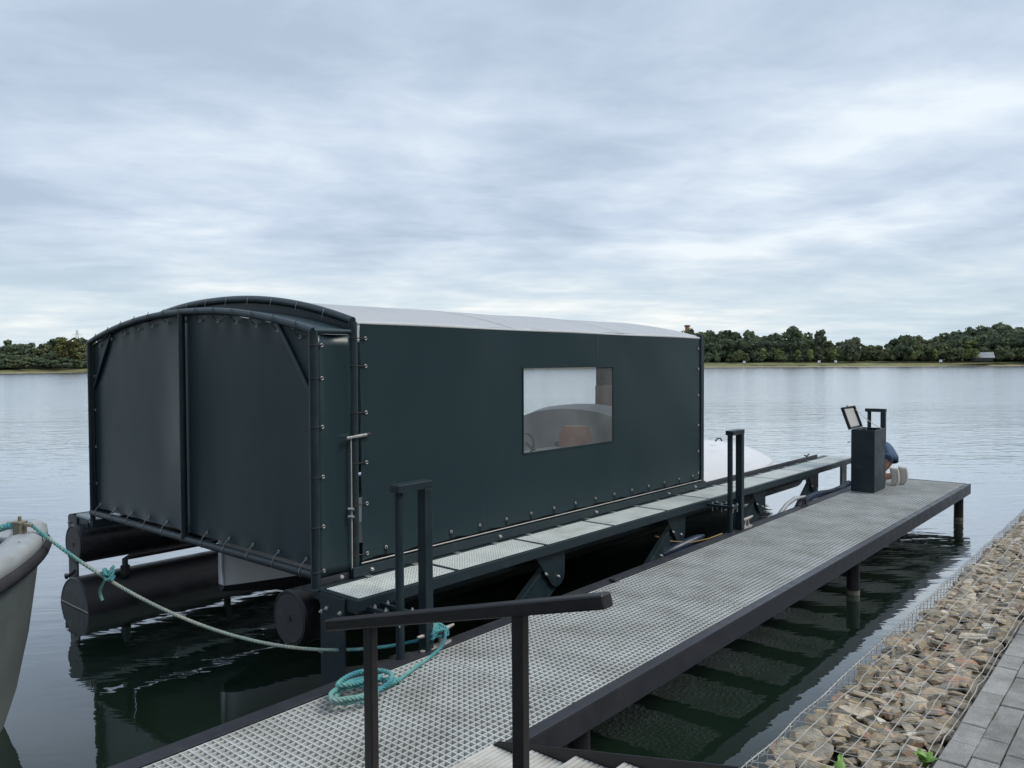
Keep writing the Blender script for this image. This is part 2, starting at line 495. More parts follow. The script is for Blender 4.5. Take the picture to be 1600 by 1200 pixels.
class MB:
    def __init__(self):
        self.v, self.f = [], []

    def add(self, vs, fs):
        k = len(self.v)
        self.v.extend([tuple(p) for p in vs])
        self.f.extend([tuple(i + k for i in q) for q in fs])
        return self

    def box(self, a, b):
        (x0, y0, z0), (x1, y1, z1) = a, b
        return self.add([(x0, y0, z0), (x1, y0, z0), (x1, y1, z0), (x0, y1, z0), (x0, y0, z1), (x1, y0, z1), (x1, y1, z1), (x0, y1, z1)],
                        [(0, 3, 2, 1), (4, 5, 6, 7), (0, 1, 5, 4), (1, 2, 6, 5), (2, 3, 7, 6), (3, 0, 4, 7)])

    def obox(self, c, half, rot):
        vs = []
        for z in (-1, 1):
            for x, y in ((-1, -1), (1, -1), (1, 1), (-1, 1)):
                vs.append(Vector(c) + rot @ Vector((x * half[0], y * half[1], z * half[2])))
        return self.add(vs, [(0, 3, 2, 1), (4, 5, 6, 7), (0, 1, 5, 4), (1, 2, 6, 5), (2, 3, 7, 6), (3, 0, 4, 7)])

    def bar(self, p, q, w, h, up=(0, 0, 1)):
        p, q = Vector(p), Vector(q)
        d = (q - p)
        ln = d.length
        d.normalize()
        s = d.cross(Vector(up)).normalized()
        u = s.cross(d)
        rot = Matrix((s, d, u)).transposed()
        return self.obox((p + q) / 2, (w / 2, ln / 2, h / 2), rot)

    def tube(self, pts, r, n=8, caps=True, closed=False):
        pts = [Vector(p) for p in pts]
        rs = r if isinstance(r, (list, tuple)) else [r] * len(pts)
        m = len(pts)
        vs, fs = [], []
        ref = None
        for i, p in enumerate(pts):
            if closed:
                d = pts[(i + 1) % m] - pts[i - 1]
            else:
                d = pts[min(i + 1, m - 1)] - pts[max(i - 1, 0)]
            d.normalize()
            if ref is None:
                ref = Vector((0, 0, 1)) if abs(d.z) < 0.9 else Vector((1, 0, 0))
            s = ref - d * ref.dot(d)
            if s.length < 1e-5:
                s = d.orthogonal()
            s.normalize()
            ref = s
            u = d.cross(s)
            for j in range(n):
                a = 2 * math.pi * j / n
                vs.append(p + (s * math.cos(a) + u * math.sin(a)) * rs[i])
        for i in range(m if closed else m - 1):
            for j in range(n):
                a, b = i * n + j, i * n + (j + 1) % n
                c, d2 = ((i + 1) % m) * n + (j + 1) % n, ((i + 1) % m) * n + j
                fs.append((a, b, c, d2))
        if caps and not closed:
            fs.append(tuple(range(n - 1, -1, -1)))
            fs.append(tuple((m - 1) * n + j for j in range(n)))
        return self.add(vs, fs)

    def prism(self, poly, axis, a, b):
        """poly of 2-D points extruded along axis ('x','y','z') from a to b"""
        def mk(p, w):
            return {'x': (w, p[0], p[1]), 'y': (p[0], w, p[1]), 'z': (p[0], p[1], w)}[axis]
        n = len(poly)
        vs = [mk(p, a) for p in poly] + [mk(p, b) for p in poly]
        fs = [tuple(range(n - 1, -1, -1)), tuple(range(n, 2 * n))]
        for i in range(n):
            fs.append((i, (i + 1) % n, n + (i + 1) % n, n + i))
        return self.add(vs, fs)

    def grid(self, fn, nu, nv, skip=None):
        k = len(self.v)
        for i in range(nu + 1):
            for j in range(nv + 1):
                self.v.append(tuple(fn(i, j)))
        for i in range(nu):
            for j in range(nv):
                if skip and skip(i, j):
                    continue
                a = k + i * (nv + 1) + j
                self.f.append((a, a + nv + 1, a + nv + 2, a + 1))
        return self

    def loft(self, rings, closed=True, caps=True):
        n = len(rings[0])
        k = len(self.v)
        for r in rings:
            self.v.extend([tuple(p) for p in r])
        for i in range(len(rings) - 1):
            for j in range(n if closed else n - 1):
                a, b = k + i * n + j, k + i * n + (j + 1) % n
                self.f.append((a, b, b + n, a + n))
        if caps:
            self.f.append(tuple(k + j for j in range(n - 1, -1, -1)))
            self.f.append(tuple(k + (len(rings) - 1) * n + j for j in range(n)))
        return self

    def mesh(self, name, mat, org=(0, 0, 0), smooth=False, fix=True):
        ox, oy, oz = org
        me = bpy.data.meshes.new(name)
        me.from_pydata([(x - ox, y - oy, z - oz) for x, y, z in self.v], [], self.f)
        if fix:
            bm = bmesh.new()
            bm.from_mesh(me)
            bmesh.ops.recalc_face_normals(bm, faces=bm.faces)
            bm.to_mesh(me)
            bm.free()
        me.materials.append(M[mat] if isinstance(mat, str) else mat)
        if smooth:
            me.polygons.foreach_set('use_smooth', [True] * len(me.polygons))
            try:
                me.set_sharp_from_angle(angle=R(smooth if smooth is not True else 45))
            except Exception:
                pass
        me.update()
        return me

    def build(self, name, mat, parent=None, smooth=False, bevel=0.0, solid=0.0, fix=True, loc=None, kind=None):
        """one mesh object; vertices are given in scene coordinates of the parent's rest frame"""
        if parent is not None:
            org = ORG[parent]
        else:
            org = Vector(loc) if loc is not None else Vector((0, 0, 0))
        o = bpy.data.objects.new(name, self.mesh(name, mat, org, smooth, fix))
        COL.objects.link(o)
        o.parent = parent
        if parent is None:
            o.location = org
        ORG[o] = org
        if bevel:
            md = o.modifiers.new('bevel', 'BEVEL')
            md.width = bevel
            md.segments = 2
            md.limit_method = 'ANGLE'
            md.angle_limit = R(40)
        if solid:
            md = o.modifiers.new('solid', 'SOLIDIFY')
            md.thickness = solid
            md.offset = 0
        if kind:
            o['kind'] = kind
        return o


def inst(proto_mesh, name, parent, loc, rot=(0, 0, 0), scale=(1, 1, 1)):
    o = bpy.data.objects.new(name, proto_mesh)
    COL.objects.link(o)
    o.parent = parent
    o.location = Vector(loc) - ORG[parent]
    o.rotation_euler = rot
    o.scale = scale
    ORG[o] = ORG[parent]
    return o


def arc(c, r, a0, a1, n, plane='xz'):
    out = []
    for i in range(n + 1):
        a = a0 + (a1 - a0) * i / n
        out.append((c[0] + r * math.cos(a), c[1] + r * math.sin(a)))
    return out


def noise1(x, y, s=0):
    return (math.sin(x * 1.7 + 1.3 * s + 0.8 * math.sin(y * 2.1 + s)) + math.sin(y * 2.9 + 2.1 * s + 0.9 * math.sin(x * 1.1)) + 0.6 * math.sin(x * 4.7 + y * 3.7 + s)) / 2.6


# small shared pieces
BOLT_X = MB().tube([(0, 0, 0), (0.012, 0, 0)], 0.016, 6).tube([(0.012, 0, 0), (0.026, 0, 0)], 0.008, 8).mesh('bolt', 'zinc')
BOLT_Y = MB().tube([(0, 0, 0), (0, -0.012, 0)], 0.016, 6).tube([(0, -0.012, 0), (0, -0.026, 0)], 0.008, 8).mesh('bolt', 'zinc')
BOLT_Z = MB().tube([(0, 0, 0), (0, 0, 0.012)], 0.013, 6).tube([(0, 0, 0.012), (0, 0, 0.024)], 0.007, 8).mesh('bolt', 'zinc')


def ring(axis, r=0.0115, t=0.0036):
    pts = []
    for i in range(12):
        a = 2 * math.pi * i / 12
        c, s = r * math.cos(a), r * math.sin(a)
        pts.append((0, c, s) if axis == 'x' else (c, 0, s))
    return MB().tube(pts, t, 5, closed=True).mesh('eyelet', 'cleat', smooth=True)


EYE_X, EYE_Y = ring('x'), ring('y')

# ================================================================== LARGE STRUCTURE
# ------------------------------------------------------------------ lake
w = MB()
w.add([(-900, -300, 0), (500, -300, 0), (500, 900, 0), (-900, 900, 0)], [(0, 1, 2, 3)])
tag(w.build('water', 'water'), kind='structure')

# lake bed and far terrain sheet (below the water; rises to the banks)
SHORE = [(-420, -260), (-330, -60), (-283, 62), (-252, 104), (-215, 175), (-150, 236), (-116, 250), (-75, 268), (-36, 285), (40, 312), (140, 330), (300, 340)]


def shore_rows(offs):
    P = [Vector((x, y, 0)) for x, y in SHORE]
    # resample
    pts = []
    for a, b in zip(P[:-1], P[1:]):
        n = max(2, int((b - a).length / 6))
        for i in range(n):
            pts.append(a.lerp(b, i / n))
    pts.append(P[-1])
    nor = []
    for i in range(len(pts)):
        d = pts[min(i + 3, len(pts) - 1)] - pts[max(i - 3, 0)]
        nor.append(Vector((-d.y, d.x, 0)).normalized())
    return pts, nor


def bank_strip(name, mat, offs, seed):
    pts, nor = shore_rows(offs)
    rr = random.Random(seed)
    mb = MB()
    jit = [[rr.uniform(-1, 1) for _ in offs] for _ in pts]

    def fn(i, j):
        o, z, jo, jz = offs[j]
        p = pts[i] + nor[i] * (o + jo * jit[i][j])
        return (p.x, p.y, z + jz * jit[i][j])
    mb.grid(fn, len(pts) - 1, len(offs) - 1)
    return tag(mb.build(name, mat, smooth=True), kind='structure')


bank_strip('sand_shore', 'sand', [(-2, -0.4, 0, 0), (0.4, 0.12, 0.3, 0.02), (1.4, 0.26, 0.5, 0.04), (2.6, 0.34, 0.2, 0.0)], 3)
bank_strip('grass_bank', 'grass', [(1.3, 0.27, 0.4, 0.03), (4.5, 0.75, 0.5, 0.08), (12, 1.2, 0, 0.1), (26, 1.7, 0, 0.12), (60, 2.2, 0, 0.1), (160, 3.2, 0, 0.2), (420, 5.0, 0, 0)], 4)

# ------------------------------------------------------------------ near bank: pavement with pavers
PZ = 1.05
pave_base = MB()
pave_base.box((-0.765, -3.0, -0.4), (6.0, 20.0, PZ - 0.035))
pavement = tag(pave_base.build('pavement', 'joint', loc=(1.0, 5.0, 1.0)), kind='structure')
pm = MB()
pm.box((-0.0485, -0.1025, -0.06), (0.0485, 0.1025, 0.0))
PAVER = pm.mesh('paver', 'paver')
bm = bmesh.new()
bm.from_mesh(PAVER)
top_e = [e for e in bm.edges if all(abs(v.co.z) < 1e-5 for v in e.verts)]
bmesh.ops.bevel(bm, geom=top_e, offset=0.004, segments=1, affect='EDGES')
bm.to_mesh(PAVER)
bm.free()
rest = MB()
rp = random.Random(11)
count = 0
cells = []
for ci in range(60):
    x = -0.752 + 0.0485 + ci * 0.1005
    off = 0.105 * (ci % 2) + 0.035
    for ri in range(-14, 94):
        y = off + ri * 0.2085
        if not (-2.9 < y < 19.9):
            continue
        cells.append((x, y))
cells.sort(key=lambda c: math.hypot((c[0] + 0.5) * 2.2, (c[1] - 4.6) * 0.8))
for k, (x, y) in enumerate(cells):
    dz = rp.uniform(-0.004, 0.003)
    rot = (rp.uniform(-0.012, 0.012), rp.uniform(-0.018, 0.018), rp.uniform(-0.012, 0.012))
    if k < 290:
        inst(PAVER, 'paver', pavement, (x + rp.uniform(-.0015, .0015), y + rp.uniform(-.002, .002), PZ + dz), rot)
    elif x < 3.5:
        rest.box((x - 0.0475, y - 0.1015, PZ - 0.05), (x + 0.0475, y + 0.1015, PZ + dz))
rest.build('paver_field', 'paver', pavement, kind='stuff')

# ------------------------------------------------------------------ gabion mattress
GX0, GX1 = -1.405, -0.785
GY0, GY1 = 3.06, 19.0
gab = empty('gabion_mattress', (-1.1, 6.0, 0.0), 'wire gabion filled with brown stones between the water and the grey paving', 'gabion')


def gab_z(x, y):
    u = (x - GX0) / (GX1 - GX0)
    near = max(0.0, 1 - abs(y - 3.7) / 1.5)
    return (0.93 + 0.075 * u - 0.055 * math.exp(-((u - 0.55) / 0.22) ** 2) * (0.55 + 0.6 * math.sin(y * 2.3 + 0.5) * near + 0.25 * math.sin(y * 5.1))
            + 0.012 * noise1(x * 6, y * 3))


def rock_mesh(seed, flat):
    rr = random.Random(seed)
    bm = bmesh.new()
    for _ in range(15):
        v = Vector((rr.gauss(0, 1), rr.gauss(0, 1), rr.gauss(0, 1))).normalized()
        v *= rr.uniform(0.86, 1.0)
        bm.verts.new((v.x * 0.5, v.y * 0.38, v.z * flat))
    bmesh.ops.convex_hull(bm, input=bm.verts)
    for v in [v for v in bm.verts if not v.link_faces]:
        bm.verts.remove(v)
    bmesh.ops.bevel(bm, geom=bm.edges[:], offset=0.010, segments=1, affect='EDGES', clamp_overlap=True)
    bmesh.ops.recalc_face_normals(bm, faces=bm.faces)
    me = bpy.data.meshes.new('stone')
    bm.to_mesh(me)
    bm.free()
    me.materials.append(M['stone'])
    me.polygons.foreach_set('use_smooth', [True] * len(me.polygons))
    me.set_sharp_from_angle(angle=R(12))
    return me


ROCKS = [rock_mesh(100 + i, random.Random(i).uniform(0.13, 0.28)) for i in range(12)]
ROCKD = []
for me in ROCKS:
    ROCKD.append((np.array([v.co for v in me.vertices]), [tuple(p.vertices) for p in me.polygons]))
rs = random.Random(21)
stones = []
y = GY0 + 0.02
while y < GY1:
    fade = 1.0
    x = GX0 + 0.05
    while x < GX1 - 0.01:
        s = rs.choice((0.07, 0.09, 0.105, 0.12, 0.14, 0.165, 0.19))
        xx, yy = x + rs.uniform(-.02, .02), y + rs.uniform(-.035, .035)
        xx = min(max(xx, GX0 + 0.03), GX1 - 0.02)
        zz = gab_z(xx, yy) - 0.018 - 0.20 * s + rs.uniform(-0.030, 0.004)
        stones.append((xx, yy, zz, s, rs.uniform(-0.45, 0.30), rs.uniform(-0.35, 0.35), rs.uniform(0, 6.3)))
        x += s * rs.uniform(0.52, 0.72)
    y += 0.074
# underlying and face stones fill the gaps
under = []
y = GY0
while y < GY1:
    for _ in range(7):
        xx = rs.uniform(GX0 + 0.04, GX1 - 0.02)
        under.append((xx, y + rs.uniform(-.06, .06), gab_z(xx, y) - rs.uniform(0.07, 0.11), rs.uniform(0.1, 0.17), rs.uniform(-.4, .4), rs.uniform(-.4, .4), rs.uniform(0, 6.3)))
    for z in (0.78, 0.66, 0.54, 0.42, 0.3, 0.18, 0.06, -0.06):
        under.append((GX0 + 0.07, y + rs.uniform(-.05, .05), z + rs.uniform(-.03, .03), rs.uniform(0.12, 0.17), rs.uniform(-.4, .4), rs.uniform(-.4, .4), rs.uniform(0, 6.3)))
    y += 0.12
stones.sort(key=lambda s: s[1] + 0.0 * s[0] - 0.6 * s[3])
rock_mb = MB()


def add_rock(mb, st):
    x, y, z, s, a, b, c = st
    k = rs.randrange(len(ROCKD))
    rot = np.array((Matrix.Rotation(c, 3, 'Z') @ Matrix.Rotation(a, 3, 'X') @ Matrix.Rotation(b, 3, 'Y')))
    vv = (ROCKD[k][0] * s * np.array([1.1, 1.0, 1.1])) @ rot.T + np.array([x, y, z])
    mb.add([tuple(p) for p in vv], ROCKD[k][1])


for k, st in enumerate(stones):
    if k < 295:
        x, y, z, s, a, b, c = st
        inst(ROCKS[rs.randrange(len(ROCKS))], 'stone', gab, (x, y, z), (a, b, c), (s * 1.15, s * rs.uniform(0.9, 1.15), s * 1.1))
    else:
        add_rock(rock_mb, st)
for st in under:
    add_rock(rock_mb, st)
ro = rock_mb.build('stone_fill', 'stone', gab, fix=False, kind='stuff')
ro.data.polygons.foreach_set('use_smooth', [True] * len(ro.data.polygons))
ro.data.set_sharp_from_angle(angle=R(12))
core = MB().box((GX0 + 0.12, -2.8, -0.5), (-0.755, GY1, 0.80))
core.build('core_fill', 'soil', gab)

wm = MB()
rw = random.Random(5)
# wires along the mattress and across it, lying on the stones
xs = [GX0 + 0.1 * i for i in range(7)]
ys = [GY0 + 0.1 * i for i in range(int((GY1 - GY0) / 0.1) + 1)]
wob = {}


def knot(i, j):
    if (i, j) not in wob:
        near = 1.0 if ys[j] < 6 else 0.5
        wob[(i, j)] = (rw.gauss(0, 0.004) * near, rw.gauss(0, 0.006) * near)
    dx, dy = wob[(i, j)]
    x = min(xs[i], GX1)
    edge = 0 if i == 0 else 1
    return (x + dx * edge, ys[j] + dy * edge, gab_z(x, ys[j]) + (0.026 if i else 0.014))


for i in range(len(xs)):
    wm.tube([knot(i, j) for j in range(len(ys))], 0.0021 if i else 0.0028, 5)
for j in range(len(ys)):
    wm.tube([knot(i, j) for i in range(len(xs))], 0.0020, 5)
    # outer face
    x0, y0, z0 = knot(0, j)
    wm.tube([(x0, y0, z0), (x0 - 0.004, y0, z0 - 0.12), (x0, y0, z0 - 0.45), (x0, y0, -0.1)], 0.0023, 5)
for k in range(1, 8):
    wm.tube([(GX0 - 0.002, yy, gab_z(GX0, yy) + 0.012 - 0.1 * k) for yy in ys[::2]], 0.0023, 5)
# spiral binder along the top outer edge
sp = []
a = 0.0
yy = GY0
while yy < 13.0:
    sp.append((GX0 + 0.011 * math.cos(a), yy, gab_z(GX0, yy) + 0.008 + 0.013 * math.sin(a)))
    a += 0.9
    yy += 0.0085
wm.tube(sp, 0.0013, 4)
# inner edge wires against the paving
for dz in (0.0, -0.07):
    wm.tube([(GX1 + 0.004 + rw.gauss(0, .003), yy, gab_z(GX1, yy) + 0.014 + dz) for yy in ys], 0.0028, 5)
wm.build('wire_mesh', 'wire', gab, smooth=True, fix=False, kind='stuff')
# ================================================================== DOCK
DX0, DX1, DY0, DY1, DZ = -4.26, -2.77, 1.05, 14.95, 0.55
dock = empty('dock', (-3.5, 8.0, 0.0), 'long grey grating dock on black piles between the tarpaulin shelter and the stone bank', 'dock')


def channel(mb, x0, x1, y0, y1, ztop, zbot, t, side):
    """C section along y, web on the given side"""
    wx = (x1 - t, x1) if side > 0 else (x0, x0 + t)
    mb.box((x0, y0, ztop - t), (x1, y1, ztop))
    mb.box((wx[0], y0, zbot), (wx[1], y1, ztop - t))
    if side > 0:
        mb.box((x0, y0, zbot - 0.0), (wx[0], y1, zbot + t))
    else:
        mb.box((wx[1], y0, zbot), (x1, y1, zbot + t))


b = MB()
channel(b, DX1 - 0.085, DX1, DY0, DY1, DZ, DZ - 0.165, 0.010, 1)
b.build('edge_beam', 'dock_steel', dock, bevel=0.003)
b = MB()
channel(b, DX0, DX0 + 0.12, DY0, DY1, DZ, DZ - 0.165, 0.010, -1)
b.build('edge_beam', 'dock_steel', dock, bevel=0.003)
b = MB().box((DX0 + 0.12, DY1 - 0.012, DZ - 0.165), (DX1 - 0.085, DY1, DZ + 0.002))
b.build('end_beam', 'dock_steel', dock, bevel=0.003)
y = DY0 + 0.5
while y < DY1 - 0.2:
    MB().box((DX0 + 0.012, y - 0.04, DZ - 0.155), (DX1 - 0.012, y + 0.04, DZ - 0.052)).build('joist', 'black_steel', dock)
    y += 0.93


def grating(x0, x1, y0, y1, z, pitch, t, depth):
    mb = MB()
    ny = max(1, round((y1 - y0) / pitch))
    nx = max(1, round((x1 - x0) / pitch))
    for i in range(ny + 1):
        yy = y0 + (y1 - y0) * i / ny
        yy = min(max(yy, y0 + t / 2), y1 - t / 2)
        mb.box((x0, yy - t / 2, z - depth), (x1, yy + t / 2, z))
    for i in range(nx + 1):
        xx = x0 + (x1 - x0) * i / nx
        xx = min(max(xx, x0 + t / 2), x1 - t / 2)
        mb.box((xx - t / 2, y0, z - depth - 0.0015), (xx + t / 2, y1, z - 0.0015))
    return mb


gx0, gx1 = DX0 + 0.135, DX1 - 0.095
seams = [1.07, 3.9, 6.35, 8.65, 10.75, 12.85, 14.925]
for a0, a1 in zip(seams[:-1], seams[1:]):
    o = grating(gx0, gx1, a0 + 0.006, a1 - 0.006, DZ - 0.003, 0.0475, 0.0095, 0.046).build('grating_panel', 'grating_deck', dock, fix=False, kind='stuff')
for x, y in ((DX1 - 0.09, 14.5), (DX1 - 0.09, 9.2), (DX1 - 0.09, 3.95), (DX0 + 0.13, 14.5), (DX0 + 0.13, 9.4), (DX0 + 0.13, 3.4)):
    p = MB().tube([(x, y, -1.5), (x, y, DZ - 0.158)], 0.070, 20).build('pile', 'black_steel', dock, smooth=True)
    MB().tube([(x, y, 0.004), (x, y, 0.055)], 0.0715, 20).build('algae_ring', 'algae', p, smooth=True)
# steel angle bracket seen under the near edge
MB().box((DX1 - 0.10, 3.45, DZ - 0.62), (DX1 - 0.085, 3.75, DZ - 0.167)).build('bracket', 'black_steel', dock)
# pipe along the outer left side, with couplers
py_pts = [(-4.375, yy, 0.44) for yy in (2.2, 5.6)]
pipe = MB().tube([(-4.375, 2.2, 0.44), (-4.375, 9.6, 0.44)], 0.028, 12).build('pipe', 'pe', dock, smooth=True)
for yy in (3.5, 5.7, 7.4, 9.0):
    MB().tube([(-4.375, yy - 0.05, 0.44), (-4.375, yy + 0.05, 0.44)], 0.038, 12).build('coupler', 'rubber', pipe, smooth=True)
    MB().box((-4.40, yy - 0.015, 0.40), (-4.262, yy + 0.015, 0.418)).build('pipe_bracket', 'black_steel', pipe)
MB().box((-4.18, 6.27, DZ + 0.001), (-4.11, 6.36, DZ + 0.028)).build('grating_clip', 'rubber', dock, bevel=0.006)

# ------------------------------------------------------------------ boarding stairs and handrail
stair = empty('boarding_stairs', (-2.3, 2.65, 0.55), 'pale ribbed treads of the short steps from the bank down to the dock', 'stairs')
for s_y in (2.24, 3.125):
    MB().prism([(-2.89, 0.555), (-2.60, 0.555), (-0.80, 0.95), (-0.80, 1.13), (-1.2, 1.06)] if False else [(-2.87, 0.553), (-2.64, 0.553), (-0.86, 0.93), (-0.86, 1.06), (-2.80, 0.612)], 'y', s_y, s_y + 0.012).build('stringer', 'black_steel', stair, bevel=0.003)
for k, (x0, z0) in enumerate(((-2.84, 0.585), (-2.56, 0.645), (-2.28, 0.705), (-2.00, 0.765), (-1.72, 0.825), (-1.44, 0.885), (-1.16, 0.945))):
    t_ = MB()
    nrib = 9
    wd = 0.262
    t_.box((x0, 2.255, z0 - 0.03), (x0 + wd, 3.122, z0 - 0.006))
    for i in range(nrib):
        xa = x0 + wd * i / nrib
        t_.box((xa + 0.002, 2.256, z0 - 0.006), (xa + wd / nrib - 0.005, 3.121, z0))
    t_.build('tread', 'alu', stair)
rail = empty('stair_handrail', (-2.3, 2.2, 0.55), 'black steel handrail on two square posts in the foreground', 'handrail')
RY = 2.235
ra, rb = Vector((-3.05, RY, 1.423)), Vector((-1.495, RY, 1.836))
MB().bar(ra, rb, 0.062, 0.052).build('top_rail', 'black_steel', rail, bevel=0.008)
for px in (-2.755, -1.885):
    tt = (px - ra.x) / (rb.x - ra.x)
    zt = ra.z + (rb.z - ra.z) * tt - 0.026
    zb = 0.55 if px < -2.77 else 0.585 + (px + 2.84) * 0.21
    MB().box((px - 0.0275, RY - 0.02, zb - 0.25), (px + 0.0275, RY + 0.02, zt + 0.006)).build('post', 'black_steel', rail, bevel=0.005)

# ------------------------------------------------------------------ twin guide posts on the dock edge
def guide_post(y0, label, ang=0.0):
    x = -4.21
    g = empty('guide_post', (x, y0, DZ), label, 'mooring post', 'twin guide posts along the dock edge', rot=(0, 0, ang))
    MB().tube([(x - 0.02, y0, 0.20), (x - 0.02, y0, 1.735)], 0.0315, 16).build('round_post', 'anthracite', g, smooth=True)
    MB().box((x - 0.042, y0 + 0.195, DZ - 0.02), (x + 0.040, y0 + 0.27, 1.735)).build('square_post', 'anthracite', g, bevel=0.006)
    MB().box((x - 0.055, y0 - 0.055, 1.735), (x + 0.043, y0 + 0.273, 1.79)).build('cap_plate', 'anthracite', g, bevel=0.004)
    if ang:
        return g
    c = MB()
    c.box((x - 0.29, y0 - 0.075, 0.855), (x + 0.055, y0 - 0.045, 0.885))
    c.box((x - 0.29, y0 + 0.045, 0.855), (x + 0.055, y0 + 0.075, 0.885))
    c.box((x + 0.030, y0 - 0.045, 0.855), (x + 0.055, y0 + 0.045, 0.885))
    cl = c.build('guide_bracket', 'anthracite', g, bevel=0.003)
    for bx in (x - 0.22, x - 0.10, x + 0.043):
        for by in (y0 - 0.06, y0 + 0.06):
            inst(BOLT_Z, 'bolt', cl, (bx, by, 0.885))
            MB().tube([(bx, by, 0.80), (bx, by, 0.855)], 0.006, 6).build('stud', 'zinc', cl)
    return g


guide_post(3.70, 'dark twin guide post beside the coiled rope, nearest of the three')
guide_post(8.98, 'dark twin guide post in front of the white bow, middle of the three')
guide_post(14.34, 'dark twin guide post standing behind the open cabinet', R(-90))


# ------------------------------------------------------------------ cleats
def cleat(loc, label, mat='cleat', s=1.0):
    x, y, z = loc
    c = empty('mooring_cleat', loc, label, 'cleat', 'cleats on the dock edge')
    b = MB()
    b.prism([(x + 0.035 * s * math.cos(a), y + 0.16 * s * math.sin(a)) for a in [i * math.pi / 8 for i in range(16)]], 'z', z, z + 0.014)
    b.build('base_plate', mat, c, bevel=0.004)
    for dy in (-0.045, 0.045):
        MB().tube([(x, y + dy * s * 1.3, z + 0.012), (x, y + dy * s, z + 0.05), (x, y + dy * s * 0.8, z + 0.10)], [0.022 * s, 0.014 * s, 0.016 * s], 10).build('stem', mat, c, smooth=True)
    hp = [(x, y + t_ * 0.185 * s, z + 0.108 + 0.012 * abs(t_) ** 2) for t_ in [i / 6 - 1 for i in range(13)]]
    MB().tube(hp, [0.008 + 0.011 * (1 - abs(i / 6 - 1) ** 3) for i in range(13)], 10).build('horn', mat, c, smooth=True)
    return c


cleat((-4.20, 4.02, DZ), 'grey cast cleat with the turquoise rope knotted round it')
cleat((-4.20, 9.38, DZ), 'pale bare cleat beside the middle twin post')
cleat((-4.19, 11.3, DZ), 'small dark cleat beside the grey hose on the dock edge', 'black_steel', 0.95)

# hoses and cables between the lift and the dock
hs = MB().tube([(-4.36, 10.6, 0.25), (-4.34, 10.75, 0.48), (-4.31, 10.95, 0.60), (-4.32, 11.3, 0.64), (-4.33, 11.7, 0.60)], 0.03, 12).build('grey_hose', 'grey_hose', None, smooth=True, loc=(-4.34, 10.6, 0.25))
tag(hs, 'grey hose bent up over the dock edge beside the small dark cleat', 'hose')
hp = []
for i in range(25):
    t_ = i / 24
    hp.append((-4.36 - 0.06 * math.sin(t_ * 3.1), 11.5 + 2.3 * t_, 0.56 - 0.10 * (1 - t_) + 0.05 * math.sin(t_ * 6)))
hs = MB().tube(hp, 0.055, 12).build('blue_hose', 'blue_hose', None, smooth=True, loc=(-4.36, 11.5, 0.5))
tag(hs, 'blue hose lying along the dock edge in front of the cabinet', 'hose')
hp = [(-4.62 + 0.2 * t_, 8.05 + 0.62 * t_, 0.40 + 0.14 * t_) for t_ in [i / 8 for i in range(9)]]
hs = MB().tube(hp, [0.02, 0.045, 0.055, 0.06, 0.06, 0.06, 0.055, 0.045, 0.02], 14).build('blue_fender', 'blue_hose', None, smooth=True, loc=(-4.5, 8.3, 0.4))
tag(hs, 'dark blue fender hanging below the walkway near the middle post', 'fender')
hp = [(-4.72, 8.05, 0.60), (-4.6, 8.2, 0.53), (-4.45, 8.4, 0.50), (-4.33, 8.62, 0.525), (-4.27, 8.85, 0.555)]
hs = MB().tube(hp, 0.007, 8).build('yellow_cable', 'yellow', None, smooth=True, loc=(-4.5, 8.3, 0.5))
tag(hs, 'thin yellow cable hanging over the dark blue fender', 'cable')

# ------------------------------------------------------------------ cabinet
cb = empty('dock_cabinet', (-3.885, 13.2, DZ), 'open anthracite metal cabinet standing on the far end of the dock', 'cabinet')
CX0, CX1, CY0, CY1, CZ1 = -4.062, -3.712, 12.93, 13.50, 1.535
c = MB()
t_ = 0.012
c.box((CX0, CY0, DZ + 0.012), (CX1, CY0 + t_, CZ1))
c.box((CX0, CY1 - t_, DZ + 0.012), (CX1, CY1, CZ1))
c.box((CX0, CY0 + t_, DZ + 0.012), (CX0 + t_, CY1 - t_, CZ1))
c.box((CX1 - t_, CY0 + t_, DZ + 0.012), (CX1, CY1 - t_, CZ1))
c.box((CX0 + t_, CY0 + t_, CZ1 - 0.30), (CX1 - t_, CY1 - t_, CZ1 - 0.29))
cab_body = c.build('body', 'anthracite', cb, bevel=0.004)
MB().box((CX0 - 0.015, CY0 - 0.015, DZ - 0.001), (CX1 + 0.02, CY1 + 0.02, DZ + 0.012)).build('base_plate', 'galv', cb, bevel=0.002)
MB().box((CX1, CY0 + 0.16, CZ1 - 0.062), (CX1 + 0.004, CY0 + 0.36, CZ1 - 0.054)).build('slot', 'rubber', cab_body)
# lid: opened past vertical, hinged on the far left edge
th = R(110)
hx, hz = CX0 + 0.002, CZ1 + 0.006


def lid_pt(u, y, wv):
    # u along lid (hinge to free edge), wv normal thickness (outer side)
    return (hx + u * math.cos(th) - wv * math.sin(th), y, hz + u * math.sin(th) + wv * math.cos(th))


def lid_box(u0, u1, y0, y1, w0, w1):
    vs = [lid_pt(u, yy, ww) for ww in (w0, w1) for u, yy in ((u0, y0), (u1, y0), (u1, y1), (u0, y1))]
    return vs, [(0, 3, 2, 1), (4, 5, 6, 7), (0, 1, 5, 4), (1, 2, 6, 5), (2, 3, 7, 6), (3, 0, 4, 7)]


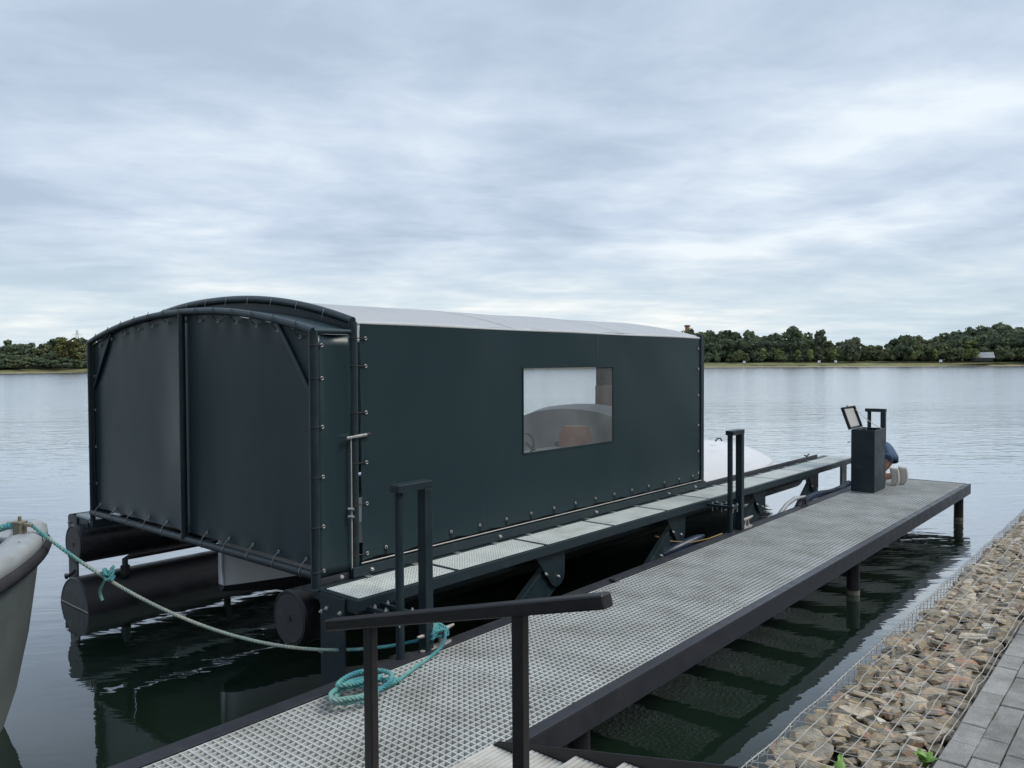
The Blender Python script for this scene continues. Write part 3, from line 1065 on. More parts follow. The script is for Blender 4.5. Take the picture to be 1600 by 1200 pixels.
lid = MB()
lu = 0.362
lid.add(*lid_box(0, lu, CY0 - 0.005, CY1 + 0.005, 0.035, 0.045))
lid.add(*lid_box(0, lu, CY0 - 0.005, CY0 + 0.006, -0.005, 0.035))
lid.add(*lid_box(0, lu, CY1 - 0.006, CY1 + 0.005, -0.005, 0.035))
lid.add(*lid_box(lu - 0.011, lu, CY0 + 0.006, CY1 - 0.006, -0.005, 0.035))
lid.add(*lid_box(0.0, 0.011, CY0 + 0.006, CY1 - 0.006, 0.0, 0.035))
lid_o = lid.build('lid', 'anthracite', cb, bevel=0.002)
MB().add(*lid_box(0.035, lu - 0.03, CY0 + 0.03, CY1 - 0.03, 0.028, 0.034)).build('inner_panel', 'panel_grey', lid_o)
MB().add(*lid_box(lu, lu + 0.02, CY0 + 0.27, CY0 + 0.30, 0.02, 0.035)).build('catch', 'black_steel', lid_o)
p0, p1 = Vector(lid_pt(0.30, CY1 - 0.03, 0.0)), Vector((CX1 - 0.02, CY1 - 0.05, CZ1 - 0.02))
MB().tube([p0.lerp(p1, i / 8) + Vector((0, 0, -0.03 * math.sin(math.pi * i / 8))) for i in range(9)], 0.0055, 6).build('stay_cord', 'string', cb)
MB().tube([(-3.95, CY0 + 0.05, CZ1 - 0.29), (-3.95, CY0 + 0.05, CZ1 + 0.01), (-3.86, CY0 + 0.09, CZ1 + 0.012), (-3.85, CY0 + 0.09, CZ1 - 0.1)], 0.01, 8).build('handle', 'galv', cb, smooth=True)

# ================================================================== BOAT LIFT WITH TARPAULIN SHELTER
LO = Vector((-7.06, 3.54, 0.0))
lift = empty('boat_lift', LO, 'dark tarpaulin boat shelter with arched roof on a floating lift beside the dock', 'boat shelter', rot=(-0.0040, 0, 0))
XL, XR = -9.10, -5.03
YF, YM, YB = 3.56, 3.93, 9.75
XC, HW = (XL + XR) / 2, (XR - XL) / 2


def arch_z(x, eave, rise):
    u = (x - XC) / HW
    return eave + rise * (1 - abs(u) ** 2.15)


# --- front frame
def vpole(x, y, z0, z1, r, name='pole', n=14, parent=lift):
    return MB().tube([(x, y, z0), (x, y, z1)], r, n).build(name, 'anthracite', parent, smooth=True)


FE, FR_ = 2.885, 0.235       # front eave height and rise
ME, MR = 2.975, 0.27         # main roof eave and rise
ZB = 1.03
fp_r = vpole(XR, YF, 0.94, FE, 0.036)
fp_l = vpole(XL, YF, 0.94, FE, 0.028)
fp_m = vpole(XC + 0.03, YF - 0.012, ZB, arch_z(XC, FE, FR_) - 0.02, 0.031)
fa = MB().tube([(x, YF, arch_z(x, FE, FR_)) for x in np.linspace(XL, XR, 41)], 0.030, 12).build('front_arch', 'tarp', lift, smooth=True)
fb = MB().tube([(XL - 0.02, YF, ZB), (XR + 0.02, YF, ZB)], 0.034, 14).build('front_rail', 'anthracite', lift, smooth=True)


def front_tarp(i, j, nu=60, nv=36):
    x = XL + 0.045 + (2 * HW - 0.09) * i / nu
    z0, z1 = ZB + 0.055, arch_z(x, FE, FR_) - 0.032
    z = z0 + (z1 - z0) * j / nv
    u, v = i / nu, j / nv
    hold = (max(0, math.sin(math.pi * u)) * max(0, math.sin(math.pi * v))) ** 0.6
    mid = 1 - math.exp(-((x - XC - 0.03) / 0.35) ** 2)
    yv = YF + 0.03 + 0.035 * hold * mid * (0.8 + 0.15 * noise1(x * 0.7, z * 0.6, 2))
    # small puckers under the lacing at the top edge
    yv += 0.005 * math.sin(x * 19 + 2 * math.sin(x * 3)) * max(0, 1 - (1 - v) / 0.10)
    yv += 0.006 * math.sin(x * 17) * max(0, 1 - v / 0.05)
    z += 0.007 * math.sin(x * 18) * (1 if j == nv else 0)
    return (x, yv, z)


ft = MB().grid(lambda i, j: front_tarp(i, j), 60, 36).build('front_tarp', 'tarp', lift, smooth=True)
# folded hem around the tarp
for sx in (-1, 1):
    a = Vector((XC + sx * (HW - 0.04), YF + 0.022, 2.38))
    b_ = Vector((XC + sx * (HW - 0.50), YF + 0.022, arch_z(XC + sx * (HW - 0.5), FE, FR_) - 0.03))
    MB().tube([a, b_], 0.018, 10).build('corner_brace', 'tarp', lift, smooth=True)

TIE_V = None


def tie(parent, p, q):
    """elastic loop from an eyelet round its pole"""
    p, q = Vector(p), Vector(q)
    MB().tube([p, q], 0.0045, 5).build('elastic_tie', 'cord', parent)


for i in range(11):
    x = XL + 0.14 + i * (2 * HW - 0.3) / 10
    inst(EYE_Y, 'eyelet', ft, (x, YF + 0.026, ZB + 0.10))
    MB().tube([(x, YF + 0.022, ZB + 0.10), (x - 0.004, YF - 0.02, ZB + 0.055), (x - 0.012, YF - 0.038, ZB + 0.01), (x - 0.015, YF - 0.02, ZB - 0.034)], 0.0030, 5).build('elastic_tie', 'cleat', ft)
for i in range(13):
    x = XL + 0.2 + i * (2 * HW - 0.4) / 12
    inst(EYE_Y, 'eyelet', ft, (x, YF + 0.020, arch_z(x, FE, FR_) - 0.085))
    zt = arch_z(x, FE, FR_)
    MB().tube([(x, YF + 0.018, zt - 0.085), (x, YF - 0.02, zt - 0.055), (x + 0.01, YF - 0.044, zt - 0.01), (x + 0.015, YF - 0.02, zt + 0.042)], 0.0035, 5).build('elastic_tie', 'cord', ft)
for z in (1.35, 1.75, 2.15, 2.52):
    inst(EYE_Y, 'eyelet', ft, (XL + 0.06, YF + 0.02, z))
    MB().tube([(XL + 0.06, YF + 0.02, z), (XL, YF - 0.033, z), (XL - 0.034, YF, z)], 0.004, 5).build('elastic_tie', 'cord', ft)


def pole_loop(parent, x, y, z, r):
    pts = [(x + r * math.cos(a), y + r * math.sin(a), z + 0.003 * math.sin(a)) for a in [i * math.pi / 6 for i in range(12)]]
    MB().tube(pts, 0.0045, 5, closed=True).build('elastic_tie', 'cord', parent)


# --- side return between front frame and main frame
def side_ret(i, j):
    y = YF + 0.03 + (YM - YF - 0.06) * i / 10
    z = 0.99 + (2.865 - 0.99) * j / 20
    return (XR + 0.012 - 0.03 * math.sin(math.pi * i / 10) + 0.006 * noise1(y * 8, z * 2), y, z)


sr = MB().grid(side_ret, 10, 20).build('return_tarp', 'tarp', lift, smooth=True, solid=0.004)
MB().grid(lambda i, j: (XL - 0.01, YF + 0.03 + (YM - YF - 0.06) * i / 4, 0.99 + (2.865 - 0.99) * j / 6), 4, 6).build('return_tarp', 'tarp', lift, solid=0.004)
for z in (1.06, 1.40, 1.78, 2.16, 2.53, 2.78):
    inst(EYE_X, 'eyelet', sr, (XR + 0.020, YF + 0.062, z))
    pole_loop(sr, XR, YF, z, 0.038)
    MB().tube([(XR + 0.030, YF + 0.02, z), (XR + 0.022, YF + 0.06, z)], 0.0045, 5).build('elastic_tie', 'cord', sr)
# dark gable strip closing the gap between the two arches
MB().grid(lambda i, j: (XL + 2 * HW * i / 40, YM + 0.012, arch_z(XL + 2 * HW * i / 40, FE, FR_) - 0.02 + (arch_z(XL + 2 * HW * i / 40, ME, MR) - arch_z(XL + 2 * HW * i / 40, FE, FR_) + 0.015) * j / 2), 40, 2).build('gable_tarp', 'tarp', lift, smooth=True)
# strip between the two arches
MB().grid(lambda i, j: (XL + 2 * HW * i / 40, YF + 0.02 + (YM - YF - 0.02) * j / 4,
                        arch_z(XL + 2 * HW * i / 40, FE, FR_) + 0.012 + (0.0) * j), 40, 4).build('lintel_tarp', 'tarp', lift, smooth=True, solid=0.004)
MB().tube([(XR, YF, FE + 0.002), (XR, YM, FE + 0.005)], 0.022, 12).build('tie_tube', 'tarp', lift, smooth=True)

# --- main frame and roof
mp_r = vpole(XR, YM, 0.99, ME - 0.01, 0.036)
mp_l = vpole(XL, YM, 0.99, ME - 0.01, 0.036)
for yy, rr_ in ((YM, 0.034), (5.87, 0.026), (7.81, 0.026), (YB, 0.026)):
    MB().tube([(x, yy, arch_z(x, ME - (0 if rr_ > 0.03 else 0.045), MR)) for x in np.linspace(XL, XR, 41)], rr_, 12).build('roof_hoop', 'tarp' if rr_ > 0.03 else 'anthracite', lift, smooth=True)
# lashing cords on the front hoop
for i in range(10):
    x = XL + 0.35 + i * (2 * HW - 0.7) / 9
    zt = arch_z(x, ME, MR)
    MB().tube([(x, YM - 0.036, zt - 0.05), (x + 0.015, YM - 0.037, zt - 0.01), (x + 0.02, YM - 0.03, zt + 0.02)], 0.0028, 5).build('elastic_tie', 'cleat', lift)
for x in (XL, XR):
    for yy in (5.87, 7.81):
        vpole(x + (0.05 if x == XL else -0.05), yy, 1.0, ME - 0.05, 0.028)
MB().box((XR - 0.035, YB - 0.03, 0.94), (XR + 0.035, YB + 0.05, ME + 0.035)).build('end_post', 'anthracite', lift, bevel=0.004)
MB().box((XL - 0.035, YB - 0.03, 0.94), (XL + 0.035, YB + 0.05, ME + 0.035)).build('end_post', 'anthracite', lift, bevel=0.004)


def roof_fn(i, j, nx=48, ny=48):
    x = XL + 2 * HW * i / nx
    y = YM + (YB - YM) * j / ny
    ph = ((y - YM) / 1.94) % 1.0
    sag = 0.007 * math.sin(math.pi * ph) ** 2 * (1 - ((x - XC) / HW) ** 4)
    return (x, y, arch_z(x, ME, MR) + 0.004 - sag + 0.004 * noise1(x * 1.2, y * 1.7, 1))


roof = MB().grid(roof_fn, 48, 48).build('roof_tarp', 'roof', lift, smooth=True)
for yy in (5.87, 7.81):
    MB().grid(lambda i, j: (XL + 2 * HW * i / 48, yy - 0.02 + 0.04 * j, arch_z(XL + 2 * HW * i / 48, ME, MR) + 0.0095), 48, 1).build('roof_seam', 'roof', roof, smooth=True)
# eave roll
for x in (XL, XR):
    MB().tube([(x, yy, ME - 0.012 + 0.004 * math.sin(yy * 3)) for yy in np.linspace(YM + 0.03, YB - 0.03, 30)], 0.016, 10).build('eave_roll', 'roof', roof, smooth=True)

# --- side tarp with window
WY0, WY1, WZ0, WZ1 = 6.0, 7.60, 1.745, 2.590
ysg = sorted(set(np.round(np.concatenate([np.linspace(YM + 0.055, WY0, 14), np.linspace(WY0, WY1, 11), np.linspace(WY1, YB - 0.06, 14)]), 4)))
zsg = sorted(set(np.round(np.concatenate([np.linspace(1.072, WZ0, 10), np.linspace(WZ0, WZ1, 10), np.linspace(WZ1, ME - 0.02, 6)]), 4)))


def side_fn(i, j):
    y, z = ysg[i], zsg[j]
    inx = min(abs(y - WY0), abs(y - WY1))
    amp = min(1, 4 * min(y - ysg[0], ysg[-1] - y) + 0.1) * min(1, 4 * min(z - zsg[0], zsg[-1] - z) + 0.1)
    win = min(1.0, max(abs(y - (WY0 + WY1) / 2) - 0.8, abs(z - (WZ0 + WZ1) / 2) - 0.42, 0.0) / 0.4)
    x = XR + 0.022 + 0.013 * amp * win * noise1(y * 0.9, z * 1.1, 4)
    for cy_, cz2 in ((ysg[0], zsg[0]), (ysg[0], zsg[-1]), (ysg[-1], zsg[0]), (ysg[-1], zsg[-1])):
        dd = math.hypot(y - cy_, z - cz2)
        x += 0.006 * math.exp(-dd / 0.35) * math.sin(9 * math.atan2(z - cz2, y - cy_)) * min(1, dd / 0.1)
    x += 0.006 * math.exp(-(z - zsg[0]) / 0.08) * math.sin(y * 16) + 0.005 * math.exp(-(y - ysg[0]) / 0.08) * math.sin(z * 17)
    zz = z
    if j == 0:
        zz += 0.010 * math.sin(y * 14)
    return (x, y, zz)


st_ = MB().grid(side_fn, len(ysg) - 1, len(zsg) - 1,
                skip=lambda i, j: WY0 - 1e-3 < ysg[i] < WY1 - 1e-3 and WZ0 - 1e-3 < zsg[j] < WZ1 - 1e-3).build('side_tarp', 'tarp', lift, smooth=True)
MB().grid(lambda i, j: (XR + 0.018, WY0 - 0.01 + (WY1 - WY0 + 0.02) * i / 10, WZ0 - 0.01 + (WZ1 - WZ0 + 0.02) * j / 6), 10, 6).build('window_pane', 'pvc', st_, smooth=True)
wf = MB()
for (a, b_) in (((WY0 - .012, WZ0 - .012), (WY1 + .012, WZ0 + .004)), ((WY0 - .012, WZ1 - .004), (WY1 + .012, WZ1 + .012)), ((WY0 - .012, WZ0 + .004), (WY0 + .004, WZ1 - .004)), ((WY1 - .004, WZ0 + .004), (WY1 + .012, WZ1 - .004))):
    wf.box((XR + 0.010, a[0], a[1]), (XR + 0.029, b_[0], b_[1]))
wf.build('window_hem', 'tarp', st_)
for yy in (7.28,):
    z0, z1 = (1.09, ME - 0.02) if not WY0 < yy < WY1 else (WZ1 + 0.02, ME - 0.02)
    k_ = min(range(len(ysg)), key=lambda q: abs(ysg[q] - yy))
    MB().grid(lambda i, j: (XR + 0.0245 + 0.013 * 0.9 * noise1(yy * 0.9, (z0 + (z1 - z0) * j / 24) * 1.1, 4) - (0.003 if i in (0, 3) else 0), yy - 0.018 + 0.012 * i, z0 + (z1 - z0) * j / 24), 3, 24).build('seam', 'tarp', st_, smooth=True)
# far side wall (seen through the window) and back end with a half-open curtain
MB().grid(lambda i, j: (XL - 0.02 + 0.012 * noise1(i * .4, j * .7), YM + 0.05 + (YB - YM - 0.1) * i / 20, 1.07 + (ME - 1.07) * j / 10), 20, 10).build('side_tarp', 'tarp', lift, smooth=True, solid=0.004)
MB().grid(lambda i, j: (-6.70 + (XR - 0.05 + 6.70) * i / 10, YB - 0.03 + 0.012 * math.sin(i * 2.2), 2.30 + (arch_z(-6.70 + (XR - 0.05 + 6.7) * i / 10, ME, MR) - 0.05 - 2.30) * j / 6), 10, 6).build('back_tarp', 'tarp', lift, smooth=True, solid=0.004)
MB().grid(lambda i, j: (-6.70 + (XR - 0.05 + 6.70) * i / 20, YB - 0.05 + 0.03 * math.sin(i * 1.9), 1.02 + 1.28 * j / 4), 20, 4).build('curtain', 'curtain', lift, smooth=True, solid=0.004)
# eyelets with loops on the near edge, bottom and far edge of the side tarp
for z in (1.12, 1.52, 1.85, 2.25, 2.62, 2.84):
    inst(EYE_X, 'eyelet', st_, (XR + 0.030, YM + 0.105, z))
    pole_loop(st_, XR, YM, z, 0.038)
    MB().tube([(XR + 0.03, YM + 0.02, z), (XR + 0.031, YM + 0.10, z)], 0.0045, 5).build('elastic_tie', 'cord', st_)
for z in (1.16, 1.45, 1.8, 2.2, 2.55, 2.82):
    inst(EYE_X, 'eyelet', st_, (XR + 0.030, YB - 0.10, z))
for i in range(15):
    y = YM + 0.30 + i * (YB - YM - 0.55) / 14
    inst(EYE_X, 'eyelet', st_, (XR + 0.030, y, 1.135))
    MB().tube([(XR + 0.03, y, 1.13), (XR + 0.036, y + 0.005, 1.085), (XR + 0.02, y + 0.01, 1.05)], 0.0055, 5).build('elastic_tie', 'cord', st_)
# white aluminium locking rod with cross handle on the main pole
rod = MB().tube([(XR + 0.036, YM - 0.055, 1.02), (XR + 0.036, YM - 0.055, 2.06)], 0.0065, 8).build('lock_rod', 'cleat', lift, smooth=True)
MB().tube([(XR + 0.05, YM - 0.11, 2.06), (XR + 0.05, YM + 0.09, 2.075)], 0.013, 8).build('handle', 'galv', rod, smooth=True)
MB().tube([(XR + 0.05, YM + 0.09, 2.075), (XR + 0.05, YM + 0.125, 2.078)], 0.014, 8).build('grip', 'rubber', rod, smooth=True)
for z in (1.44, 1.50):
    MB().tube([(XR + 0.02, YM - 0.075, z), (XR + 0.06, YM - 0.05, z)], 0.012, 8).build('clip', 'galv', rod)

# --- base rail
MB().box((XR - 0.03, YM + 0.02, 1.036), (XR - 0.022, YB - 0.02, 1.20)).build('gap_shade_strip', 'tarp', lift)  # added dark strip standing in for the shade in the slit below the tarp
MB().box((XR - 0.05, YM - 0.06, 0.955), (XR + 0.06, YB + 0.06, 1.035)).build('base_beam', 'anthracite', lift, bevel=0.004)
MB().tube([(XR + 0.035, YM + 0.04, 1.052), (XR + 0.035, YB - 0.03, 1.052)], 0.006, 8).build('lacing_tube', 'cleat', lift, smooth=True)
MB().box((XL - 0.06, YM - 0.06, 0.955), (XL + 0.05, YB + 0.06, 1.035)).build('base_beam', 'anthracite', lift, bevel=0.004)

# --- right-hand walkway
WXI, WXO, WZ = -4.955, -4.50, 0.945
YW0, YW1 = 3.545, 14.52
MB().box((WXO - 0.045, YW0, WZ - 0.085), (WXO, YW1, WZ)).build('fascia', 'anthracite', lift, bevel=0.004)
MB().box((WXI - 0.09, YW0, WZ - 0.085), (WXI, YW1, WZ + 0.004)).build('inner_beam', 'anthracite', lift, bevel=0.004)
MB().box((WXI - 0.085, YW0 + 0.02, WZ + 0.004), (WXI - 0.062, 14.15, WZ + 0.055)).build('curb', 'dock_steel', lift, bevel=0.003)
gaps = [YW0 + 0.02, 4.60, 5.78, 6.92, 8.02, 9.05, 10.12, 11.2, 12.3, 13.4, YW1 - 0.02]
for a0, a1 in zip(gaps[:-1], gaps[1:]):
    grating(WXI + 0.012, WXO - 0.055, a0 + 0.028, a1 - 0.028, WZ - 0.002, 0.030, 0.0085, 0.028).build('grating_panel', 'grating_walk', lift, fix=False, kind='stuff')
for a0 in gaps:
    MB().box((WXI, a0 - 0.022, WZ - 0.08), (WXO - 0.045, a0 + 0.022, WZ - 0.004)).build('cross_bar', 'anthracite', lift, bevel=0.002)
MB().box((WXI + 0.001, YW0 - 0.012, WZ - 0.10), (WXO - 0.001, YW0 + 0.0, WZ - 0.001)).build('end_plate', 'anthracite', lift, bevel=0.003)
# small clips along the inner grating edge
for k in range(20):
    yy = 4.0 + k * 0.5
    MB().box((WXI - 0.012, yy - 0.03, WZ + 0.005), (WXI + 0.03, yy + 0.03, WZ + 0.010)).build('grating_clip', 'galv', lift)
for yy in (3.75, 4.05, 5.6, 7.2, 8.8, 9.5):
    inst(BOLT_X, 'bolt', lift, (XR + 0.060, yy, 0.995))
# deep carrying beam set back under the walkway, chamfered at the far end
MB().prism([(YW0 + 0.05, WZ - 0.09), (14.15, WZ - 0.09), (14.15, WZ - 0.16), (13.70, WZ - 0.19), (13.45, WZ - 0.245), (YW0 + 0.05, WZ - 0.245)], 'x', WXO - 0.36, WXO - 0.30).build('carrying_beam', 'anthracite', lift, bevel=0.004)
# near leg plate, stuck down behind the dock beam
lp = MB().box((WXO - 0.42, YW0 - 0.028, 0.12), (WXO - 0.13, YW0 - 0.013, WZ - 0.012)).build('leg_plate', 'anthracite', lift, bevel=0.003)
for (dx, z) in ((-0.395, 0.80), (-0.33, 0.835), (-0.17, 0.83), (-0.395, 0.50)):
    inst(BOLT_Y, 'bolt', lp, (WXO + dx, YW0 - 0.028, z))
MB().prism([(14.18, WZ - 0.09), (14.45, WZ - 0.09), (14.45, 0.36), (14.18, 0.42)], 'x', WXO - 0.14, WXO - 0.11).build('leg_plate', 'anthracite', lift, bevel=0.003)
# hangers and swing arms
for k, yy in enumerate((6.0, 8.40, 10.75, 12.85)):
    hx_ = WXO - 0.075
    poly = [(yy + 0.10, WZ - 0.088)] + [(yy - 0.02 + 0.12 * math.cos(a), 0.625 + 0.12 * math.sin(a)) for a in np.linspace(0, -math.pi * 0.75, 8)] + [(yy - 0.36, WZ - 0.088)]
    hg = MB().prism(poly, 'x', hx_ - 0.012, hx_).build('hanger', 'anthracite', lift, bevel=0.003)
    inst(BOLT_X, 'bolt', hg, (hx_, yy - 0.01, 0.60))
    inst(BOLT_X, 'bolt', hg, (hx_, yy - 0.20, 0.66))
    MB().prism([(q[0] + 0.10, q[1] + 0.02) for q in poly[:-1]] + [(yy - 0.1, WZ - 0.088)], 'x', hx_ - 0.15, hx_ - 0.138).build('hanger', 'anthracite', lift, bevel=0.003)
    arm = MB().prism([(yy + 0.06, 0.52), (yy - 0.10, 0.76), (yy - 1.65, -0.25), (yy - 1.5, -0.5)], 'x', hx_ - 0.10, hx_ - 0.03).build('swing_arm', 'anthracite', lift, bevel=0.005)
    for (dy, z) in ((-0.55, 0.35), (-0.8, 0.18), (-0.42, 0.42)):
        inst(BOLT_X, 'bolt', arm, (hx_ - 0.03, yy + dy, z))
# little cleat on the far curb
MB().tube([(WXI - 0.07, 13.55, WZ + 0.09), (WXI - 0.07, 13.62, WZ + 0.075), (WXI - 0.07, 13.68, WZ + 0.075), (WXI - 0.07, 13.76, WZ + 0.095)], 0.012, 8).tube([(WXI - 0.07, 13.65, WZ + 0.05), (WXI - 0.07, 13.65, WZ + 0.075)], 0.014, 8).build('deck_cleat', 'black_steel', lift, smooth=True)

# --- left-hand walkway
VXI, VXO = -9.165, -9.70
MB().box((VXO, YW0, WZ - 0.085), (VXO + 0.045, YW1, WZ)).build('fascia', 'anthracite', lift, bevel=0.004)
MB().box((VXI, YW0, WZ - 0.085), (VXI + 0.09, YW1, WZ + 0.004)).build('inner_beam', 'anthracite', lift, bevel=0.004)
for a0, a1 in zip(gaps[:-1], gaps[1:]):
    grating(VXO + 0.055, VXI - 0.012, a0 + 0.028, a1 - 0.028, WZ - 0.002, 0.04, 0.0085, 0.028).build('grating_panel', 'grating_walk', lift, fix=False, kind='stuff')
MB().box((VXO + 0.001, YW0 - 0.012, WZ - 0.10), (VXI - 0.001, YW0, WZ - 0.001)).build('end_plate', 'anthracite', lift, bevel=0.003)
lp = MB().box((VXO + 0.02, YW0 - 0.028, 0.13), (VXO + 0.27, YW0 - 0.013, WZ - 0.012)).build('leg_plate', 'anthracite', lift, bevel=0.003)
for (dx, z) in ((0.07, 0.86), (0.20, 0.84)):
    inst(BOLT_Y, 'bolt', lp, (VXO + dx, YW0 - 0.028, z))


# --- pontoons
def pontoon(cx, cz, r, y0, y1, cap, name='pontoon'):
    prof = [(y0, r - 0.012), (y0 + 0.012, r), (y1 - 0.012, r), (y1, r - 0.012)]
    mb = MB()
    rings = []
    for yy, rad in prof:
        rings.append([(cx + rad * math.cos(a), yy, cz + rad * math.sin(a)) for a in [i * 2 * math.pi / 48 for i in range(48)]])
    mb.loft(rings)
    p = mb.build(name, 'pe', lift, smooth=35)
    MB().tube([(cx, y0 - 0.010, cz), (cx, y0 + 0.004, cz)], r - 0.028, 40).build('end_cap', cap, p, smooth=35, bevel=0.003)
    MB().tube([(cx, y0 - 0.018, cz), (cx, y0 - 0.009, cz)], 0.022, 16).build('plug', 'pe', p, smooth=35)
    MB().tube([(cx + (r - 0.014) * math.cos(a), y0 - 0.002, cz + (r - 0.014) * math.sin(a)) for a in [i * 2 * math.pi / 48 for i in range(48)]], 0.011, 6, closed=True).build('weld_bead', 'pe', p, smooth=True)
    return p


pontoon(-5.27, 0.675, 0.218, 3.49, 13.6, 'pe_cap')
pontoon(-9.37, 0.655, 0.215, 3.46, 13.6, 'pe_cap')
lowp = pontoon(-9.20, -0.07, 0.395, 3.40, 13.8, 'pe_cap')
MB().tube([(-9.20 - 0.36, 3.388, 0.018), (-9.20 + 0.36, 3.388, 0.018)], 0.004, 5).build('scum_line', 'sole', lowp)
# pipe held above the lower pontoon
MB().tube([(-9.02, 3.86, 0.30), (-9.02, 3.86, 0.47), (-9.02, 3.92, 0.49), (-9.02, 8.0, 0.49)], 0.032, 10).build('vent_pipe', 'pe', lowp, smooth=True)
for yy in (3.86,):
    MB().tube([(-9.02, yy, 0.28), (-9.02, yy, 0.40)], 0.05, 12).build('elbow', 'pe', lowp, smooth=True)
MB().box((-9.05, 5.05, 0.28), (-8.99, 5.12, 0.54)).build('pipe_stand', 'pe', lowp, bevel=0.006)
MB().tube([(-9.62, 3.47, 0.24), (-9.55, 3.44, 0.29), (-9.45, 3.43, 0.30), (-9.36, 3.46, 0.36)], 0.02, 8).build('shackle', 'rubber', lift, smooth=True)
# corner gusset plate under the right front pole
MB().box((XR - 0.10, YF - 0.07, 0.925), (XR + 0.075, YF + 0.33, 0.942)).build('corner_plate', 'anthracite', lift, bevel=0.003)
MB().tube([(-5.03, 3.62, 0.86), (-5.00, 3.60, 0.75), (-4.97, 3.60, 0.62)], 0.014, 8).build('hose_end', 'pe', lift, smooth=True)

# ================================================================== WHITE BOAT INSIDE THE LIFT
wb = empty('white_motorboat', (-7.06, 9.5, 0.3), 'white motorboat parked inside the tarpaulin shelter, rounded bow showing behind the walkway', 'motorboat')
BC = -7.06


def hb(y):          # half breadth at the sheer
    t = (y - 3.92) / (16.1 - 3.92)
    t = min(max(t, 0), 1)
    aft = 0.05 + 1.26 * min(1, (t / 0.38)) ** 0.85
    fwd = max(0.0, 1 - max(0, (t - 0.55) / 0.45) ** 2.8) ** 0.5
    return max(0.03, aft * fwd)


def deck_z(y):
    if y < 8.2:
        return 0.98
    if y < 9.6:
        return 0.98 + 0.36 * (0.5 - 0.5 * math.cos(math.pi * (y - 8.2) / 1.4))
    t = min(1, (y - 9.6) / 6.45)
    return 0.40 + 0.94 * max(0.0, 1 - t ** 2.3) ** 0.5


rings_w, rings_d, rings_b = [], [], []
for y in np.concatenate([np.linspace(3.92, 14.5, 80), 14.5 + 1.55 * np.sin(np.linspace(0.03, math.pi / 2, 36))]):
    h = hb(y)
    zd = deck_z(y)
    zw = 0.50 - (0.02 if y < 14 else 0.0)
    top = min(zd - 0.05, 0.95)
    ring_ = []
    for s in (1,):
        pass
    # closed section: deck crown, sheer, side, chine, keel
    sec = []
    for k in range(25):
        a = math.sin((-1 + k / 12) * math.pi / 2)
        sec.append((BC + a * h * 0.985, y, zd if y < 8.6 else zd - max(0.0, zd - 0.60) * abs(a) ** 2.8 * 0.82))
    side_r = [(BC + h, y, min(0.70, max(0.40, sec[-1][2] - 0.06))), (BC + h * 0.985, y, min(0.52, zd - 0.03))]
    side_l = [(2 * BC - p[0], y, p[2]) for p in side_r]
    rings_w.append(sec + side_r + side_l[::-1])
    kz = 0.16 + 0.2 * max(0, (y - 14) / 2.6) + 0.30 * max(0, 1 - (y - 3.9) / 1.6)
    cz_ = max(0.36, kz + 0.03)
    rings_b.append([(BC - h * 0.98, y, 0.522), (BC + h * 0.98, y, 0.522), (BC + h * 0.8, y, cz_), (BC, y, kz), (BC - h * 0.8, y, cz_)])
MB().loft(rings_w).build('hull', 'gel', wb, smooth=75)
MB().loft(rings_b).build('hull_bottom', 'antifoul', wb, smooth=40)
# stern edge moulding
MB().tube([(BC + 0.05, 3.91, 0.96), (BC + 0.052, 3.905, 0.70), (BC + 0.045, 3.93, 0.52)], 0.012, 8).build('stern_trim', 'gel_grey', wb, smooth=True)
# cockpit furniture seen through the window
MB().box((-6.55, 6.55, 0.97), (-5.50, 8.60, 1.50)).build('console', 'gel_grey', wb, bevel=0.05)
rings = []
for t in np.linspace(0, 1, 9):
    rr_ = 0.26 * math.sin(math.pi * (0.12 + 0.76 * t)) ** 0.4
    rings.append([(-5.93 + rr_ * 0.95 * math.cos(a), 8.15 + rr_ * 0.55 * math.sin(a), 1.46 + 0.36 * t) for a in [i * 2 * math.pi / 20 for i in range(20)]])
MB().loft(rings).build('seat', 'brown', wb, smooth=True)
MB().tube([(-6.42 + 0.13 * math.cos(a), 7.75, 1.60 + 0.13 * math.sin(a)) for a in [i * 2 * math.pi / 24 for i in range(24)]], 0.014, 8, closed=True).build('steering_wheel', 'rubber', wb, smooth=True)
MB().tube([(-6.42, 7.95, 1.48), (-6.42, 7.75, 1.60)], 0.02, 8).build('steering_column', 'rubber', wb)
MB().box((-6.5, 8.45, 1.50), (-5.55, 8.52, 1.56)).build('coaming_rail', 'rubber', wb, bevel=0.01)
# spray hood over the forward cockpit
rings = []
for yv, k in ((8.75, 0.93), (8.95, 1.0), (9.2, 1.0), (9.45, 0.92), (9.65, 0.74)):
    rings.append([(-6.45 + 1.22 * math.cos(a) * (0.9 + 0.1 * k), yv, 1.30 + 0.74 * k * max(0, math.sin(a)) ** 0.62) for a in np.linspace(0, math.pi, 25)])
MB().loft(rings, closed=True, caps=True).build('spray_hood', 'hood', wb, smooth=50)
MB().tube([(-6.75, 11.6, 1.36), (-6.75, 12.6, 1.37), (-6.75, 13.2, 1.33)], [0.05, 0.045, 0.02], 10).build('orange_fender', 'orange', wb, smooth=True)
for (x, y) in ((-6.35, 13.9), (-6.3, 12.9)):
    MB().tube([(x, y - 0.1, deck_z(y) - 0.005), (x, y - 0.03, deck_z(y) + 0.03), (x, y + 0.08, deck_z(y) + 0.03), (x, y + 0.14, deck_z(y) - 0.02)], 0.014, 8).build('deck_cleat', 'rubber', wb, smooth=True)

